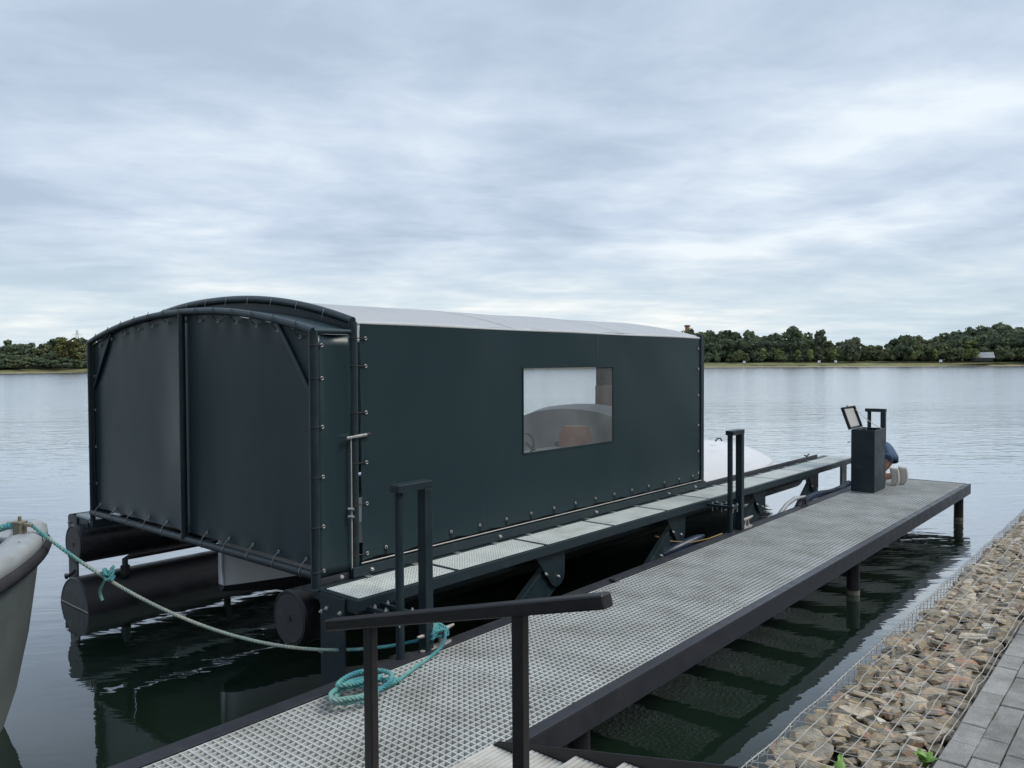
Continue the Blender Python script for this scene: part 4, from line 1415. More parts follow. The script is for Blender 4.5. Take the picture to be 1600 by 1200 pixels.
# ================================================================== GREY SLOOP, LOWER LEFT
TIP = Vector((-6.72, 2.20, 0.0))
HEAD = Vector((-0.37, 0.93, 0)).normalized()
SIDE = Vector((HEAD.y, -HEAD.x, 0))       # starboard, towards the camera
sl = empty('sloop', TIP, 'light grey open sloop with thick gunwale, only its bow at the lower left edge', 'boat')


def slw(s):
    return 1.12 * math.sin(min(s / 2.3, 1) * math.pi / 2) ** 0.72 * (1 - 0.12 * max(0, s - 2.6) / 2.4)


def slz(s):
    return 1.42 - 0.05 * min(s, 3.0)


def slp(s, b, z):
    p = TIP - HEAD * s + SIDE * b
    return Vector((p.x, p.y, z))


S = np.concatenate([np.linspace(0.0, 0.5, 12), np.linspace(0.6, 5.0, 24)])
LEV = [(1.0, 1.0, 0.0), (0.96, 0.86, 0.03), (0.84, 0.6, 0.10), (0.66, 0.36, 0.20), (0.46, 0.16, 0.34), (0.25, 0.0, 0.5)]


def sl_ring(s, wl):
    out = []
    n = len(LEV)
    for side in (1, -1):
        seq = LEV if side == 1 else LEV[::-1]
        for (fb_, fz, sb) in seq:
            ss = min(5.0, s + sb * (1 - min(s / 2.5, 1)))
            z = -0.35 + (slz(s) - 0.06 + 0.35) * fz
            out.append(slp(ss, side * slw(s) * fb_ * (1 if s > 0 else 0.0), z))
    return out


hull = MB().loft([sl_ring(s, 0) for s in S], closed=False, caps=False)
hull.build('hull', 'hull_green', sl, smooth=50, solid=0.03)
MB().loft([[slp(5.0, slw(5) * f * sd_, -0.35 + (slz(5) + 0.29) * fz) for sd_, lv in ((1, LEV), (-1, LEV[::-1])) for (f, fz, _) in lv]] * 2, caps=True).build('transom', 'hull_green', sl)
# gunwale: thick rounded rim with dark rubbing strake
rim = [slp(s, -(slw(s) + 0.0), slz(s)) for s in S[::-1]] + [slp(s, slw(s), slz(s)) for s in S[1:]]
rm = MB()
prof = [(0.045, -0.075), (0.065, -0.03), (0.06, 0.02), (0.02, 0.045), (-0.08, 0.05), (-0.15, 0.03), (-0.17, -0.01), (-0.15, -0.05), (-0.06, -0.075)]
rings = []
for i, p in enumerate(rim):
    d = (rim[min(i + 1, len(rim) - 1)] - rim[max(i - 1, 0)])
    d.z = 0
    d.normalize()
    nrm = Vector((-d.y, d.x, 0))
    ctr = slp(2.2, 0, 0)
    if nrm.dot(Vector((p.x, p.y, 0)) - ctr) < 0:
        nrm = -nrm
    rings.append([(p.x + nrm.x * o, p.y + nrm.y * o, p.z + h) for o, h in prof])
rm.loft(rings).build('gunwale', 'rubrail', sl, smooth=60)
rb_ = MB()
rings = []
for i, p in enumerate(rim):
    d = (rim[min(i + 1, len(rim) - 1)] - rim[max(i - 1, 0)])
    d.z = 0
    d.normalize()
    nrm = Vector((-d.y, d.x, 0))
    if nrm.dot(Vector((p.x, p.y, 0)) - slp(2.2, 0, 0)) < 0:
        nrm = -nrm
    rings.append([(p.x + nrm.x * (0.045 + 0.045 * math.cos(a)), p.y + nrm.y * (0.045 + 0.045 * math.cos(a)), p.z - 0.10 + 0.05 * math.sin(a)) for a in [k * math.pi / 4 for k in range(8)]])
rb_.loft(rings).build('rubbing_strake', 'rubber', sl, smooth=60)
# foredeck and sole inside
MB().grid(lambda i, j: slp(0.10 + 0.28 * i / 6, (slw(0.10 + 0.28 * i / 6) - 0.04) * (-1 + 2 * j / 6), slz(0.4) - 0.02 + 0.02 * (1 - abs(-1 + 2 * j / 6))), 6, 6).build('foredeck', 'rubrail', sl, smooth=True, solid=0.03)
MB().grid(lambda i, j: slp(0.6 + 4.3 * i / 8, (slw(0.6 + 4.3 * i / 8) * 0.66) * (-1 + 2 * j / 4), 0.72), 8, 4).build('sole', 'gel_grey', sl, solid=0.02)


# bitts on the bow
def bitt(c, ang):
    cx_, cy_, cz_ = c
    rot = Matrix.Rotation(ang, 3, 'Z')
    m_ = MB()
    m_.obox((cx_, cy_, cz_ + 0.045), (0.035, 0.03, 0.05), rot)
    m_.obox((cx_, cy_, cz_ + 0.10), (0.04, 0.035, 0.010), rot)
    for sx in (-1, 1):
        q = Vector((cx_, cy_, cz_ + 0.085)) + rot @ Vector((sx * 0.08, 0, 0))
        m_.obox(q, (0.035, 0.012, 0.012), rot)
    m_.obox((cx_, cy_, cz_ + 0.125), (0.010, 0.010, 0.02), rot)
    return m_.build('bitt', 'bitt', sl, bevel=0.006)


B1 = slp(0.36, 0.30, slz(0.4) + 0.03)
bitt(B1, R(22))
bitt(slp(0.95, -0.62, slz(0.9) + 0.03), R(22))
for s in (0.35, 0.55, 0.9, 1.4):
    inst(BOLT_Z, 'screw', sl, slp(s, slw(s) - 0.02, slz(s) + 0.035))


# ================================================================== ROPES
def rope_mesh(path, rad, step=0.011, twist=0.075):
    P = [Vector(p) for p in path]
    # Catmull-Rom resample
    dense = []
    for i in range(len(P) - 1):
        p0, p1, p2, p3 = P[max(i - 1, 0)], P[i], P[i + 1], P[min(i + 2, len(P) - 1)]
        n = max(2, int((p2 - p1).length / step))
        for k in range(n):
            t = k / n
            dense.append(0.5 * ((2 * p1) + (p2 - p0) * t + (2 * p0 - 5 * p1 + 4 * p2 - p3) * t * t + (3 * p1 - p0 - 3 * p2 + p3) * t ** 3))
    dense.append(P[-1])
    mb = MB()
    strands = [[], [], []]
    ref = None
    dist = 0.0
    for i, p in enumerate(dense):
        d = (dense[min(i + 1, len(dense) - 1)] - dense[max(i - 1, 0)])
        if d.length < 1e-6:
            continue
        d.normalize()
        if i:
            dist += (p - dense[i - 1]).length
        if ref is None:
            ref = Vector((0, 0, 1)) if abs(d.z) < 0.9 else Vector((1, 0, 0))
        s = (ref - d * ref.dot(d)).normalized()
        ref = s
        u = d.cross(s)
        for k in range(3):
            a = dist / twist * 2 * math.pi + k * 2.0944
            strands[k].append(p + (s * math.cos(a) + u * math.sin(a)) * rad * 0.52)
    for k in range(3):
        mb.tube(strands[k], rad * 0.58, 6)
    return mb


CL = Vector((-4.20, 4.02, DZ))
rp_ = []
A = B1 + Vector((0.03, 0.05, 0.09))
Bp = CL + Vector((-0.02, -0.03, 0.075))
npts = 26
for i in range(npts + 1):
    t = i / npts
    p = A.lerp(Bp, t)
    p.z -= 0.40 * 4 * t * (1 - t)
    rp_.append(p)
rope_pts = list(rp_)
# figure-eight turns on the cleat
for k in range(7):
    s_ = 1 if k % 2 == 0 else -1
    rope_pts += [CL + Vector((0.045 * (1 if k % 4 < 2 else -1), 0.075 * s_, 0.085 + 0.008 * k)), CL + Vector((0, 0.02 * s_, 0.140 + 0.006 * k)), CL + Vector((-0.045 * (1 if k % 4 < 2 else -1), -0.06 * s_, 0.09 + 0.008 * k))]
rope_pts += [CL + Vector((0.04, 0.05, 0.12)), CL + Vector((0.09, -0.02, 0.04)), CL + Vector((0.14, -0.20, 0.012)), Vector((-3.99, 3.62, DZ + 0.016)), Vector((-3.92, 3.42, DZ + 0.016))]
mr = rope_mesh(rope_pts, 0.0128).build('mooring_rope', 'rope', None, smooth=True, fix=False, loc=(-5.2, 3.2, 0.9))
mr.data.materials.append(M['rope_worn'])
for p in mr.data.polygons:
    xx = p.center.x - 5.2
    if -6.05 + random.uniform(-.25, .25) < xx < -4.62 + random.uniform(-.15, .15):
        p.material_index = 1
tag(mr, 'turquoise mooring rope running from the sloop bow to the dock cleat', 'rope')
# second line from the bitt into the boat
rp2 = [B1 + Vector((-0.03, -0.02, 0.08)), B1 + Vector((-0.10, -0.09, 0.06)), B1 + Vector((-0.20, -0.24, 0.0)), B1 + Vector((-0.28, -0.45, -0.12)), B1 + Vector((-0.32, -0.8, -0.35))]
o = rope_mesh(rp2, 0.024).build('bow_line', 'rope', None, smooth=True, fix=False, loc=tuple(B1))
tag(o, 'thick turquoise rope from the bow bitt down into the sloop', 'rope')
# knot near the bow
kn = rp_[5]
pts = [kn + Vector((0.035 * math.cos(a), 0.03 * math.sin(a), 0.022 * math.sin(2 * a) + 0.004 * i)) for i, a in enumerate([k * 0.7 for k in range(20)])]
pts += [kn + Vector((-0.03, -0.03, -0.03)), kn + Vector((-0.06, -0.04, -0.09)), kn + Vector((-0.05, -0.03, -0.15))]
o = rope_mesh(pts, 0.012).build('rope_knot', 'rope', None, smooth=True, fix=False, loc=tuple(kn))
tag(o, 'small knot with loose end tied in the mooring rope near the sloop', 'rope')
# coil on the dock
co = []
rc = random.Random(3)
cc = Vector((-3.955, 3.12, DZ + 0.018))
ang = 0.4
for k in range(52):
    layer = k / 52
    rx = 0.085 + 0.045 * math.sin(k * 0.21) + rc.uniform(-.012, .012)
    ry = 0.165 + 0.06 * math.cos(k * 0.17) + rc.uniform(-.015, .015)
    co.append(cc + Vector((rx * math.cos(ang) + 0.05 * math.sin(k * .23), ry * math.sin(ang) + 0.05 * math.cos(k * .29), 0.075 * layer + 0.016 * abs(math.sin(ang * 1.5)))))
    ang += 0.52
co = [Vector((-3.92, 3.42, DZ + 0.016))] + co
o = rope_mesh(co, 0.0155).build('rope_coil', 'rope', None, smooth=True, fix=False, loc=tuple(cc))
tag(o, 'loose coil of turquoise rope lying on the dock grating', 'rope')


# ================================================================== KNEELING PERSON
def skin_obj(name, chains, mat, parent, sub=1):
    """chains: list of vertex lists [(pos, radius)], connected to earlier vertices when positions coincide"""
    vs, es, rad = [], [], []
    idx = {}
    for ch in chains:
        prev = None
        for p, r in ch:
            key = tuple(round(c, 4) for c in p)
            if key not in idx:
                idx[key] = len(vs)
                vs.append(Vector(p) - ORG[parent])
                rad.append(r)
            i = idx[key]
            if prev is not None:
                es.append((prev, i))
            prev = i
    me = bpy.data.meshes.new(name)
    me.from_pydata(vs, es, [])
    o = bpy.data.objects.new(name, me)
    COL.objects.link(o)
    o.parent = parent
    ORG[o] = ORG[parent]
    md = o.modifiers.new('skin', 'SKIN')
    md.use_smooth_shade = True
    for i, r in enumerate(rad):
        sv = me.skin_vertices[0].data[i]
        rr2 = r if isinstance(r, tuple) else (r, r)
        sv.radius = rr2
        sv.use_root = (i == 0)
    if sub:
        s2 = o.modifiers.new('sub', 'SUBSURF')
        s2.levels = sub
        s2.render_levels = sub
    me.materials.append(M[mat])
    return o


per = empty('person', (-3.80, 14.1, DZ), 'person kneeling behind the cabinet in blue shorts, dark top and white shoes', 'person')
PB = Vector((-3.80, 14.05, DZ))


def P(x, y, z):
    return (PB.x + x, PB.y + y, PB.z + z)


hip = P(-0.02, 0.05, 0.55)
chest = P(-0.32, 0.06, 0.66)
neck = P(-0.44, 0.06, 0.68)
head = P(-0.56, 0.05, 0.66)
chains = [[(hip, 0.13), (P(-0.17, 0.055, 0.62), 0.125), (chest, 0.135), (neck, 0.06), (P(-0.50, 0.055, 0.67), 0.075), (head, 0.095), (P(-0.62, 0.05, 0.63), 0.075)]]
for sy in (-1, 1):
    hj = P(-0.02, 0.05 + 0.10 * sy, 0.50)
    kn_ = P(-0.30, 0.05 + 0.13 * sy, 0.09)
    an = P(0.075, 0.05 + 0.10 * sy, 0.15)
    chains.append([(hip, 0.13), (hj, 0.105), (P(-0.10, 0.05 + 0.12 * sy, 0.30), 0.092), (kn_, 0.062), (P(-0.10, 0.05 + 0.115 * sy, 0.115), 0.058), (an, 0.038)])
    sh = P(-0.36, 0.06 + 0.17 * sy, 0.66)
    el = P(-0.36, 0.06 + 0.22 * sy, 0.40)
    wr = P(-0.34, 0.0 + 0.16 * sy, 0.24)
    chains.append([(chest, 0.135), (sh, 0.062), (el, 0.042), (wr, 0.029), (P(-0.36, -0.02 + 0.15 * sy, 0.18), 0.032)])
    for fi in range(5):
        fy = -0.02 + 0.15 * sy + (fi - 2) * 0.022
        ln_ = (0.055, 0.075, 0.082, 0.076, 0.06)[fi]
        palm = P(-0.36, -0.02 + 0.15 * sy, 0.18)
        chains.append([(palm, 0.032), (P(-0.37, fy, 0.155), 0.010), (P(-0.37 - ln_ * 0.25, fy, 0.155 - ln_ * 0.5), 0.009), (P(-0.37 - ln_ * 0.2, fy, 0.155 - ln_), 0.008)])
body = skin_obj('body', chains, 'skin', per, 1)
sh_c = [[(P(0.01, 0.05, 0.54), 0.150), (P(-0.10, 0.052, 0.59), 0.142)]]
for sy in (-1, 1):
    sh_c.append([(P(0.01, 0.05, 0.54), 0.150), (P(-0.01, 0.05 + 0.105 * sy, 0.49), 0.122), (P(-0.075, 0.05 + 0.115 * sy, 0.40), 0.112)])
skin_obj('shorts', sh_c, 'shorts', body, 1)
skin_obj('shirt', [[(P(-0.07, 0.052, 0.60), 0.146), (P(-0.18, 0.055, 0.645), 0.142), (chest, 0.150), (P(-0.41, 0.06, 0.675), 0.09)]] +
         [[(chest, 0.150), (P(-0.36, 0.06 + 0.17 * sy, 0.66), 0.078), (P(-0.40, 0.06 + 0.20 * sy, 0.50), 0.062)] for sy in (-1, 1)], 'shirt', body, 1)
skin_obj('hair', [[(P(-0.545, 0.05, 0.70), 0.088), (P(-0.59, 0.05, 0.69), 0.075), (P(-0.51, 0.05, 0.715), 0.06)]], 'hair', body, 1)
fm = MB()
for sy in (-1, 1):
    fm.tube([P(-0.66, 0.05 + 0.035 * sy, 0.665), P(-0.672, 0.05 + 0.035 * sy, 0.663)], 0.011, 8)
fm.build('eyes', 'rubber', body)
for sy, tl in ((-1, -0.03), (1, 0.05)):
    cyy = PB.y + 0.05 + 0.10 * sy
    # shoe stands on its toes, sole facing backwards
    rings_s, rings_u = [], []
    for t in np.linspace(0, 1, 12):
        z = PB.z + 0.005 + 0.285 * t
        wv = 0.046 * (math.sin(math.pi * min(1, 0.10 + 0.92 * t)) ** 0.45) * (0.94 if 0.45 < t < 0.7 else 1.0) + 0.006
        xo = PB.x + 0.15 + tl + 0.022 * math.sin(math.pi * t) - 0.03 * max(0, 0.25 - t) / 0.25
        up = 0.105 if t > 0.55 else 0.055 + 0.05 * t / 0.55
        rings_s.append([(xo + a * 0.026, cyy + b_ * wv, z) for a, b_ in ((0, -1), (1, -0.9), (1.15, 0), (1, 0.9), (0, 1), (-0.2, 0))])
        rings_u.append([(xo - 0.002, cyy - wv * 0.95, z), (xo - 0.002, cyy + wv * 0.95, z), (xo - up * 0.6, cyy + wv * 0.85, z), (xo - up, cyy + wv * 0.3, z), (xo - up, cyy - wv * 0.3, z), (xo - up * 0.6, cyy - wv * 0.85, z)])
    shoe = MB().loft(rings_u).build('shoe', 'shoe', per, smooth=60)
    MB().loft(rings_s).build('sole', 'sole', shoe, smooth=60)


# ================================================================== FAR SHORE: TREES AND SMALL THINGS
def crown_np(rr, kind):
    """unit tree crown (height 1): array of quads (n,4,3)"""
    if kind == 'oak':
        ncl, nl, ls, w0, z0 = 16, 46, 0.052, 0.40, 0.16
    elif kind == 'poplar':
        ncl, nl, ls, w0, z0 = 30, 34, 0.042, 0.20, 0.06
    elif kind == 'young':
        ncl, nl, ls, w0, z0 = 9, 34, 0.065, 0.24, 0.24
    else:  # shrub
        ncl, nl, ls, w0, z0 = 13, 46, 0.075, 0.62, 0.05
    quads = []
    for _ in range(ncl):
        zc = rr.uniform(z0 + 0.08, 0.90)
        u = (zc - z0) / (1 - z0)
        env = w0 * math.sqrt(max(0.02, 1 - (2 * u - 0.85) ** 2 / 1.45))
        a = rr.uniform(0, 2 * math.pi)
        rad = env * math.sqrt(rr.uniform(0, 1)) * 0.78
        c = np.array([rad * math.cos(a), rad * math.sin(a), zc])
        cr = (0.13 if kind == 'oak' else 0.085 if kind == 'poplar' else 0.12 if kind == 'young' else 0.2) * rr.uniform(0.7, 1.25)
        d = rr.normal(size=(nl, 3))
        d /= np.linalg.norm(d, axis=1)[:, None]
        pos = c + d * cr * rr.uniform(0.55, 1.08, size=(nl, 1)) * np.array([1, 1, 0.8])
        n = d + rr.normal(size=(nl, 3)) * 0.55
        n /= np.linalg.norm(n, axis=1)[:, None]
        t1 = np.cross(n, rr.normal(size=(nl, 3)))
        t1 /= np.linalg.norm(t1, axis=1)[:, None]
        t2 = np.cross(n, t1)
        s = ls * rr.uniform(0.55, 1.2, size=(nl, 1))
        q = np.stack([pos - t1 * s - t2 * s * .6, pos + t1 * s * .8 - t2 * s * .8, pos + t1 * s + t2 * s * .5, pos - t1 * s * .7 + t2 * s], axis=1)
        quads.append(q)
    return np.concatenate(quads)


def trunk_mb(mb, x, y, z, h, rr, thick=0.022):
    mb.tube([(x, y, z - 0.3), (x + 0.01 * h, y, z + 0.3 * h), (x, y + 0.01 * h, z + 0.62 * h)], [thick * h, thick * 0.7 * h, thick * 0.25 * h], 6)
    for k in range(4):
        a = rr.uniform(0, 6.28)
        z1 = z + h * rr.uniform(0.22, 0.45)
        mb.tube([(x, y, z1), (x + 0.16 * h * math.cos(a), y + 0.16 * h * math.sin(a), z1 + 0.17 * h)], [thick * 0.5 * h, thick * 0.15 * h], 5)


def quads_obj(name, qs, mat, parent=None, loc=(0, 0, 0), kind=None):
    v = (qs.reshape(-1, 3) - np.array(ORG[parent] if parent else loc))
    me = bpy.data.meshes.new(name)
    n = len(v)
    me.vertices.add(n)
    me.vertices.foreach_set('co', v.astype(np.float32).ravel())
    me.loops.add(n)
    me.loops.foreach_set('vertex_index', np.arange(n, dtype=np.int32))
    me.polygons.add(n // 4)
    me.polygons.foreach_set('loop_start', np.arange(0, n, 4, dtype=np.int32))
    me.polygons.foreach_set('loop_total', np.full(n // 4, 4, dtype=np.int32))
    me.update(calc_edges=True)
    me.validate()
    me.materials.append(M[mat])
    o = bpy.data.objects.new(name, me)
    COL.objects.link(o)
    if parent:
        o.parent = parent
        ORG[o] = ORG[parent]
    else:
        o.location = loc
        ORG[o] = Vector(loc)
    if kind:
        o['kind'] = kind
    return o


CROWNS = {k: [crown_np(np.random.default_rng(50 + i + 100 * j), k) for i in range(6)] for j, k in enumerate(('oak', 'poplar', 'young', 'shrub'))}


def place(q, x, y, z, h, rr, wide=1.0):
    a = rr.uniform(0, 6.28)
    c, s = math.cos(a), math.sin(a)
    rot = np.array([[c, -s, 0], [s, c, 0], [0, 0, 1]])
    return (q @ rot.T) * np.array([h * wide, h * wide, h]) + np.array([x, y, z])


# pixel column -> direction helper for laying out the far shore (plan positions only)
YAW = R(40.6009)


def plan(u, dist):
    a = math.atan((u - 800) / 1240.0)
    th_ = YAW - a
    return (-dist * math.sin(th_), dist * math.cos(th_))


def tree(name, u, dist, h, kind, mat, label, cat='tree', z=1.6, wide=1.0, group=None, thick=0.02):
    rr = np.random.default_rng(int(u * 7 + dist))
    x, y = plan(u, dist)
    t = empty(name, (x, y, z), label, cat, group)
    mb = MB()
    trunk_mb(mb, x, y, z, h, rr, thick)
    mb.build('trunk', 'bark', t, smooth=True)
    quads_obj('crown', place(CROWNS[kind][int(rr.integers(6))], x, y, z, h, rr, wide), mat, t)
    return t


def wood(name, cols, label):
    rr = np.random.default_rng(len(name) + 5)
    by_mat = {}
    tm = MB()
    for (u, dist, h, kind, mat, wide) in cols:
        x, y = plan(u, dist)
        by_mat.setdefault(mat, []).append(place(CROWNS[kind][int(rr.integers(6))], x, y, 1.6, h, rr, wide))
        if kind == 'oak':
            trunk_mb(tm, x, y, 1.6, h, rr)
    root = tag(tm.build(name, 'bark', None, loc=(0, 0, 0)), label, 'wood', kind='stuff')
    for mt, qs in by_mat.items():
        quads_obj('foliage', np.concatenate(qs), mt, root, kind='stuff')
    return root


PROF_R = [(700, 12.0), (900, 13.0), (1040, 14.6), (1075, 14.8), (1100, 13.6), (1130, 13.6), (1200, 12.8), (1250, 12.2), (1275, 10.6), (1300, 9.0), (1330, 8.0), (1370, 6.6), (1390, 8.0), (1420, 10.3), (1460, 9.6), (1500, 12.0), (1540, 13.6), (1600, 13.4), (1750, 14.5), (1900, 13.0)]


def interp(prof, u):
    for (a, b), (c, d) in zip(prof[:-1], prof[1:]):
        if a <= u <= c:
            return b + (d - b) * (u - a) / (c - a)
    return prof[-1][1]


wr_ = random.Random(77)
cols = []
u = 640
while u < 1840:
    h0 = interp(PROF_R, u) * 0.86
    base = 300 if u > 1050 else 300 - (1050 - u) * 0.06
    for row in range(3):
        d = base + 7 * row + wr_.uniform(-4, 4)
        hh = h0 * (0.72 + 0.12 * row) * wr_.uniform(0.86, 1.05) * (d / 290)
        cols.append((u + wr_.uniform(-5, 5), d, hh, 'oak' if wr_.random() < .8 else 'poplar', 'shrub' if wr_.random() < (.12 if u < 1260 or u > 1480 else .45) else 'oak', wr_.uniform(0.8, 1.25)))
    for gd in ((3, 12, 20) if not 1500 < u < 1560 else (14, 20)):
        cols.append((u + wr_.uniform(-5, 5), base + gd, 0.55 * h0, 'shrub', 'oak', 1.1))
    if wr_.random() < 0.75 and not 1500 < u < 1560:
        cols.append((u + wr_.uniform(-5, 5), base - 7 + wr_.uniform(-3, 3), wr_.uniform(2.2, 4.6) + (1.6 if u > 1300 else 0), 'shrub', 'shrub' if u > 1290 or wr_.random() < .35 else 'oak', 1.0))
    u += 11
wood('far_wood', cols, 'dense dark green wood along the far shore right of the shelter')
cols = []
u = -330
PROF_L = [(-330, 10), (-40, 8.0), (15, 9.6), (45, 8.4), (60, 7.2), (85, 10.6), (115, 10.4), (150, 10.0), (400, 11), (640, 12)]
while u < 640:
    h0 = interp(PROF_L, u)
    base = 286
    if u < 200:
        base = 288
    for row in range(3):
        d = base + 7 * row + wr_.uniform(-4, 4)
        hh = h0 * (0.66 + 0.15 * row) * wr_.uniform(0.85, 1.05)
        k = 'shrub' if row == 0 else 'oak'
        m_ = 'oak' if u < 62 or row == 2 else 'shrub'
        cols.append((u + wr_.uniform(-6, 6), d, hh * (0.75 if k == 'shrub' else 1), k, m_, wr_.uniform(0.8, 1.1)))
    for gd in (6, 14, 22):
        cols.append((u + wr_.uniform(-6, 6), base + gd, 0.55 * h0, 'shrub', 'oak', 1.1))
    for gd in (-17, -15):
        cols.append((u + wr_.uniform(-6, 6), base + gd + wr_.uniform(-1, 1), wr_.uniform(1.6, 3.0), 'shrub', 'shrub' if wr_.random() < .5 else 'oak', 1.6))
    u += 12
wood('lakeside_wood', cols, 'green bushy wood on the far shore left of the shelter')

# trees on the near bank behind and beside the viewer: only mirrored in the tarpaulin and the water
nb = MB().box((6.0, -60, -0.5), (90, 90, PZ - 0.02)).box((-90, -90, -0.5), (90, -26, PZ - 0.03))
tag(nb.build('near_ground', 'grass'), kind='structure')
rr_n = np.random.default_rng(12)
qs, tm = [], MB()
for k in range(46):
    if k < 26:
        x, y = -75 + k * 4.2 + rr_n.uniform(-1.5, 1.5), -31 + rr_n.uniform(-3, 2)
    else:
        x, y = 17 + rr_n.uniform(-2, 5), -26 + (k - 26) * 4.0 + rr_n.uniform(-1, 1)
    h = rr_n.uniform(8.5, 12.5)
    qs.append(place(CROWNS['oak'][int(rr_n.integers(6))], x, y, 1.0, h, rr_n))
    qs.append(place(CROWNS['shrub'][int(rr_n.integers(6))], x + 1.5, y, 1.0, 0.42 * h, rr_n, 1.2))
    trunk_mb(tm, x, y, 1.0, h, rr_n)
nw = tag(tm.build('bankside_wood', 'bark', None), 'leafy trees on the near bank, seen only as dark reflections', 'wood', kind='stuff')
quads_obj('foliage', np.concatenate(qs), 'oak', nw, kind='stuff')

# single trees one can tell apart
tree('tall_tree', 1241, 296, 12.6, 'oak', 'oak', 'tallest rounded tree standing above the far wood, left of the slim grey tree', wide=0.8)
tree('slim_tree', 1282, 294, 11.4, 'poplar', 'willow', 'slim greyish tree rising above the wood left of the dip in the treeline', wide=1.0)
tree('willow_tree', 1330, 290, 8.4, 'shrub', 'willow', 'broad pale grey-green willow in the dip of the far treeline', wide=0.75)
tree('round_tree', 1412, 292, 9.2, 'oak', 'oak', 'rounded dark tree at the left end of the right-hand hill wood', wide=1.0)
tree('pale_tree', 1518, 284, 6.6, 'poplar', 'young', 'narrow light green tree just left of the grey-roofed barn', wide=1.6)
tree('golden_tree', 108, 280, 9.4, 'oak', 'autumn', 'yellowish tree at the shelter edge in the left-hand wood', wide=1.0)
for k, (u, h, lb) in enumerate(((1194, 4.6, 'leftmost young tree on the far grass bank'), (1217, 4.8, 'second young tree from the left on the far grass bank'),
                               (1246, 4.2, 'third young tree from the left on the far grass bank'), (1267, 4.4, 'young tree below the slim grey tree on the far bank'),
                               (1304, 4.2, 'lone young tree in the middle of the far grass bank'), (1431, 3.5, 'fluffy young tree below the round dark tree on the far bank'),
                               (1462, 3.7, 'rightmost young tree on the far grass bank, left of the barn'))):
    tree('young_tree', u, 279, h, 'young', 'young', lb, z=1.5, wide=1.15, group='young trees on the far grass bank', thick=0.014)

# barn with a grey roof
bx, by = plan(1536, 286)
barn = empty('barn', (bx, by, 1.7), 'low barn with a pale grey roof at the foot of the right-hand wood', 'barn', rot=(0, 0, R(20)))
MB().box((bx - 2.4, by - 1.8, 1.6), (bx + 2.4, by + 1.8, 2.7)).build('wall', 'barn', barn)
MB().prism([(by - 2.3, 2.65), (by, 4.3), (by + 2.3, 2.65), (by + 2.3, 2.5), (by, 4.15), (by - 2.3, 2.5)], 'x', bx - 2.8, bx + 2.8).build('roof', 'slate', barn)
MB().box((bx - 0.7, by - 1.85, 1.6), (bx + 0.7, by - 1.79, 2.5)).build('door', 'black_steel', barn)
# brick tower above the wood
tx, ty = plan(1074, 360)
tw = empty('brick_tower', (tx, ty, 2.5), 'slim orange brick tower poking above the wood behind the roof end', 'tower')
MB().box((tx - 0.7, ty - 0.7, 2.0), (tx + 0.7, ty + 0.7, 17.2)).build('shaft', 'brick', tw)
MB().box((tx - 0.95, ty - 0.95, 17.2), (tx + 0.95, ty + 0.95, 17.9)).build('cap', 'barn', tw)
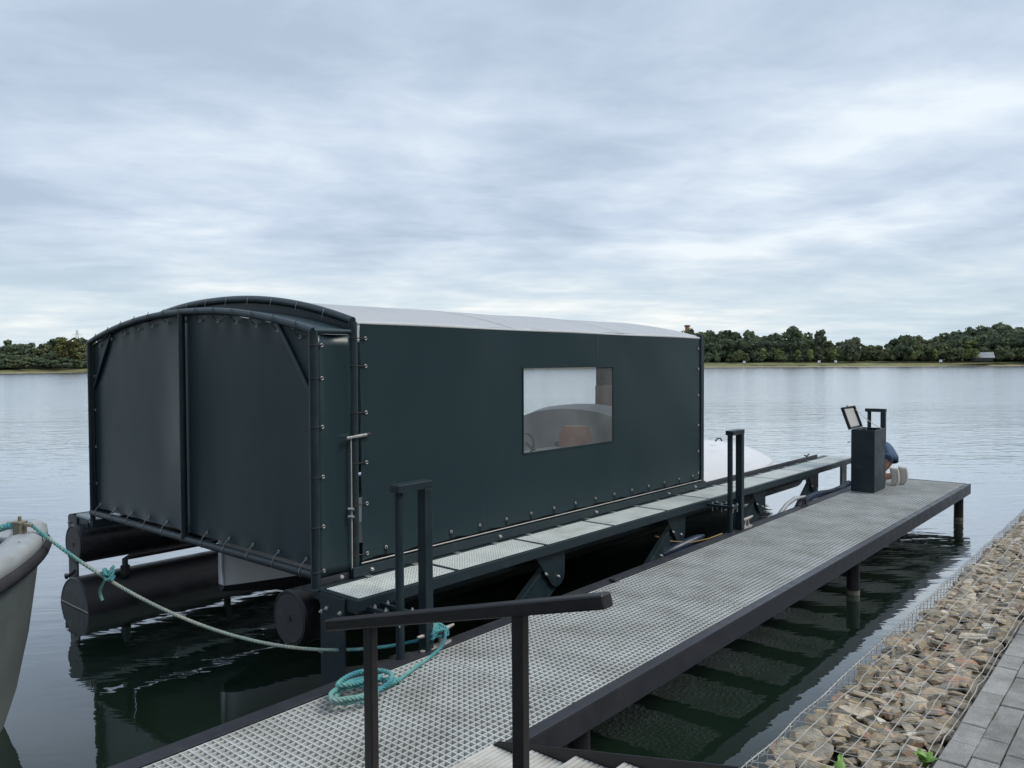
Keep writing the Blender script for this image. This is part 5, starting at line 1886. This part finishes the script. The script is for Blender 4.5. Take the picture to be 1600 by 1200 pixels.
# electricity pylon on the left
ex, ey = plan(122, 420)
py_ = empty('electricity_pylon', (ex, ey, 2.5), 'thin lattice pylon behind the left-hand trees', 'pylon')
pm_ = MB()
for sx in (-1, 1):
    for sy in (-1, 1):
        pm_.tube([(ex + 1.3 * sx, ey + 1.3 * sy, 2), (ex + 0.25 * sx, ey + 0.25 * sy, 18.5)], 0.07, 4)
for k in range(7):
    z0, z1 = 2 + k * 2.3, 2 + (k + 1) * 2.3
    w0, w1 = 1.3 - 0.147 * k, 1.3 - 0.147 * (k + 1)
    for sy in (-1, 1):
        pm_.tube([(ex - w0, ey + sy * w0, z0), (ex + w1, ey + sy * w1, z1)], 0.05, 4)
        pm_.tube([(ex + w0, ey + sy * w0, z0), (ex - w1, ey + sy * w1, z1)], 0.05, 4)
pm_.build('lattice', 'galv', py_)
MB().tube([(ex - 1.9, ey - 1.6, 16.2), (ex + 1.9, ey + 1.6, 16.2)], 0.08, 4).build('cross_arm', 'galv', py_)
# white marker boards on the far grass
for k, (u, lb) in enumerate(((1163, 'white marker board on the far bank nearest the shelter'), (1280, 'white marker board by the water below the slim grey tree'),
                             (1306, 'white marker board beside the lone young tree on the far bank'), (1470, 'white marker board near the barn on the far bank'))):
    mx_, my_ = plan(u, 276.5)
    mk = empty('marker_board', (mx_, my_, 1.0), lb, 'sign', 'white marker boards on the far bank')
    MB().box((mx_ - 0.42, my_ - 0.03, 1.35), (mx_ + 0.42, my_ + 0.03, 2.1)).build('board', 'white_sign', mk)
    MB().box((mx_ - 0.05, my_ + 0.03, 0.6), (mx_ + 0.05, my_ + 0.1, 1.9)).build('post', 'barn', mk)


# ================================================================== WEEDS
def weed(c, n, ln_, label, seed, lean=0.0):
    rr = random.Random(seed)
    wd = empty('weed', c, label, 'weed', 'weeds growing through the gabion')
    for k in range(n):
        a = 2 * math.pi * k / n + rr.uniform(-.4, .4)
        l_ = ln_ * rr.uniform(0.7, 1.15)
        rise = rr.uniform(0.95, 1.5)
        mb = MB()
        cs = []
        for t in np.linspace(0, 1, 9):
            r_ = l_ * t * (0.30 + 0.35 * t)
            z_ = l_ * rise * (t - 0.38 * t * t)
            wv = 0.017 * math.sin(math.pi * min(1, 0.12 + 0.86 * t)) * (1 + 0.35 * ((int(t * 8) % 2) * 2 - 1)) + 0.002
            px_, py2 = c[0] + r_ * math.cos(a), c[1] + r_ * math.sin(a)
            cs.append([(px_ - wv * math.sin(a), py2 + wv * math.cos(a), c[2] + z_ + 0.006), (px_, py2, c[2] + z_), (px_ + wv * math.sin(a), py2 - wv * math.cos(a), c[2] + z_ + 0.006)])
        mb.loft(cs, closed=False, caps=False)
        mb.build('leaf', 'leaf_weed', wd, smooth=True, solid=0.0015)
    return wd


weed((-1.055, 3.25, 0.90), 8, 0.125, 'bright green broad-leaved weed in the gabion stones at the bottom edge', 4)
weed((-0.80, 3.50, 0.98), 6, 0.10, 'small yellow-green weed at the edge of the grey paving', 9)
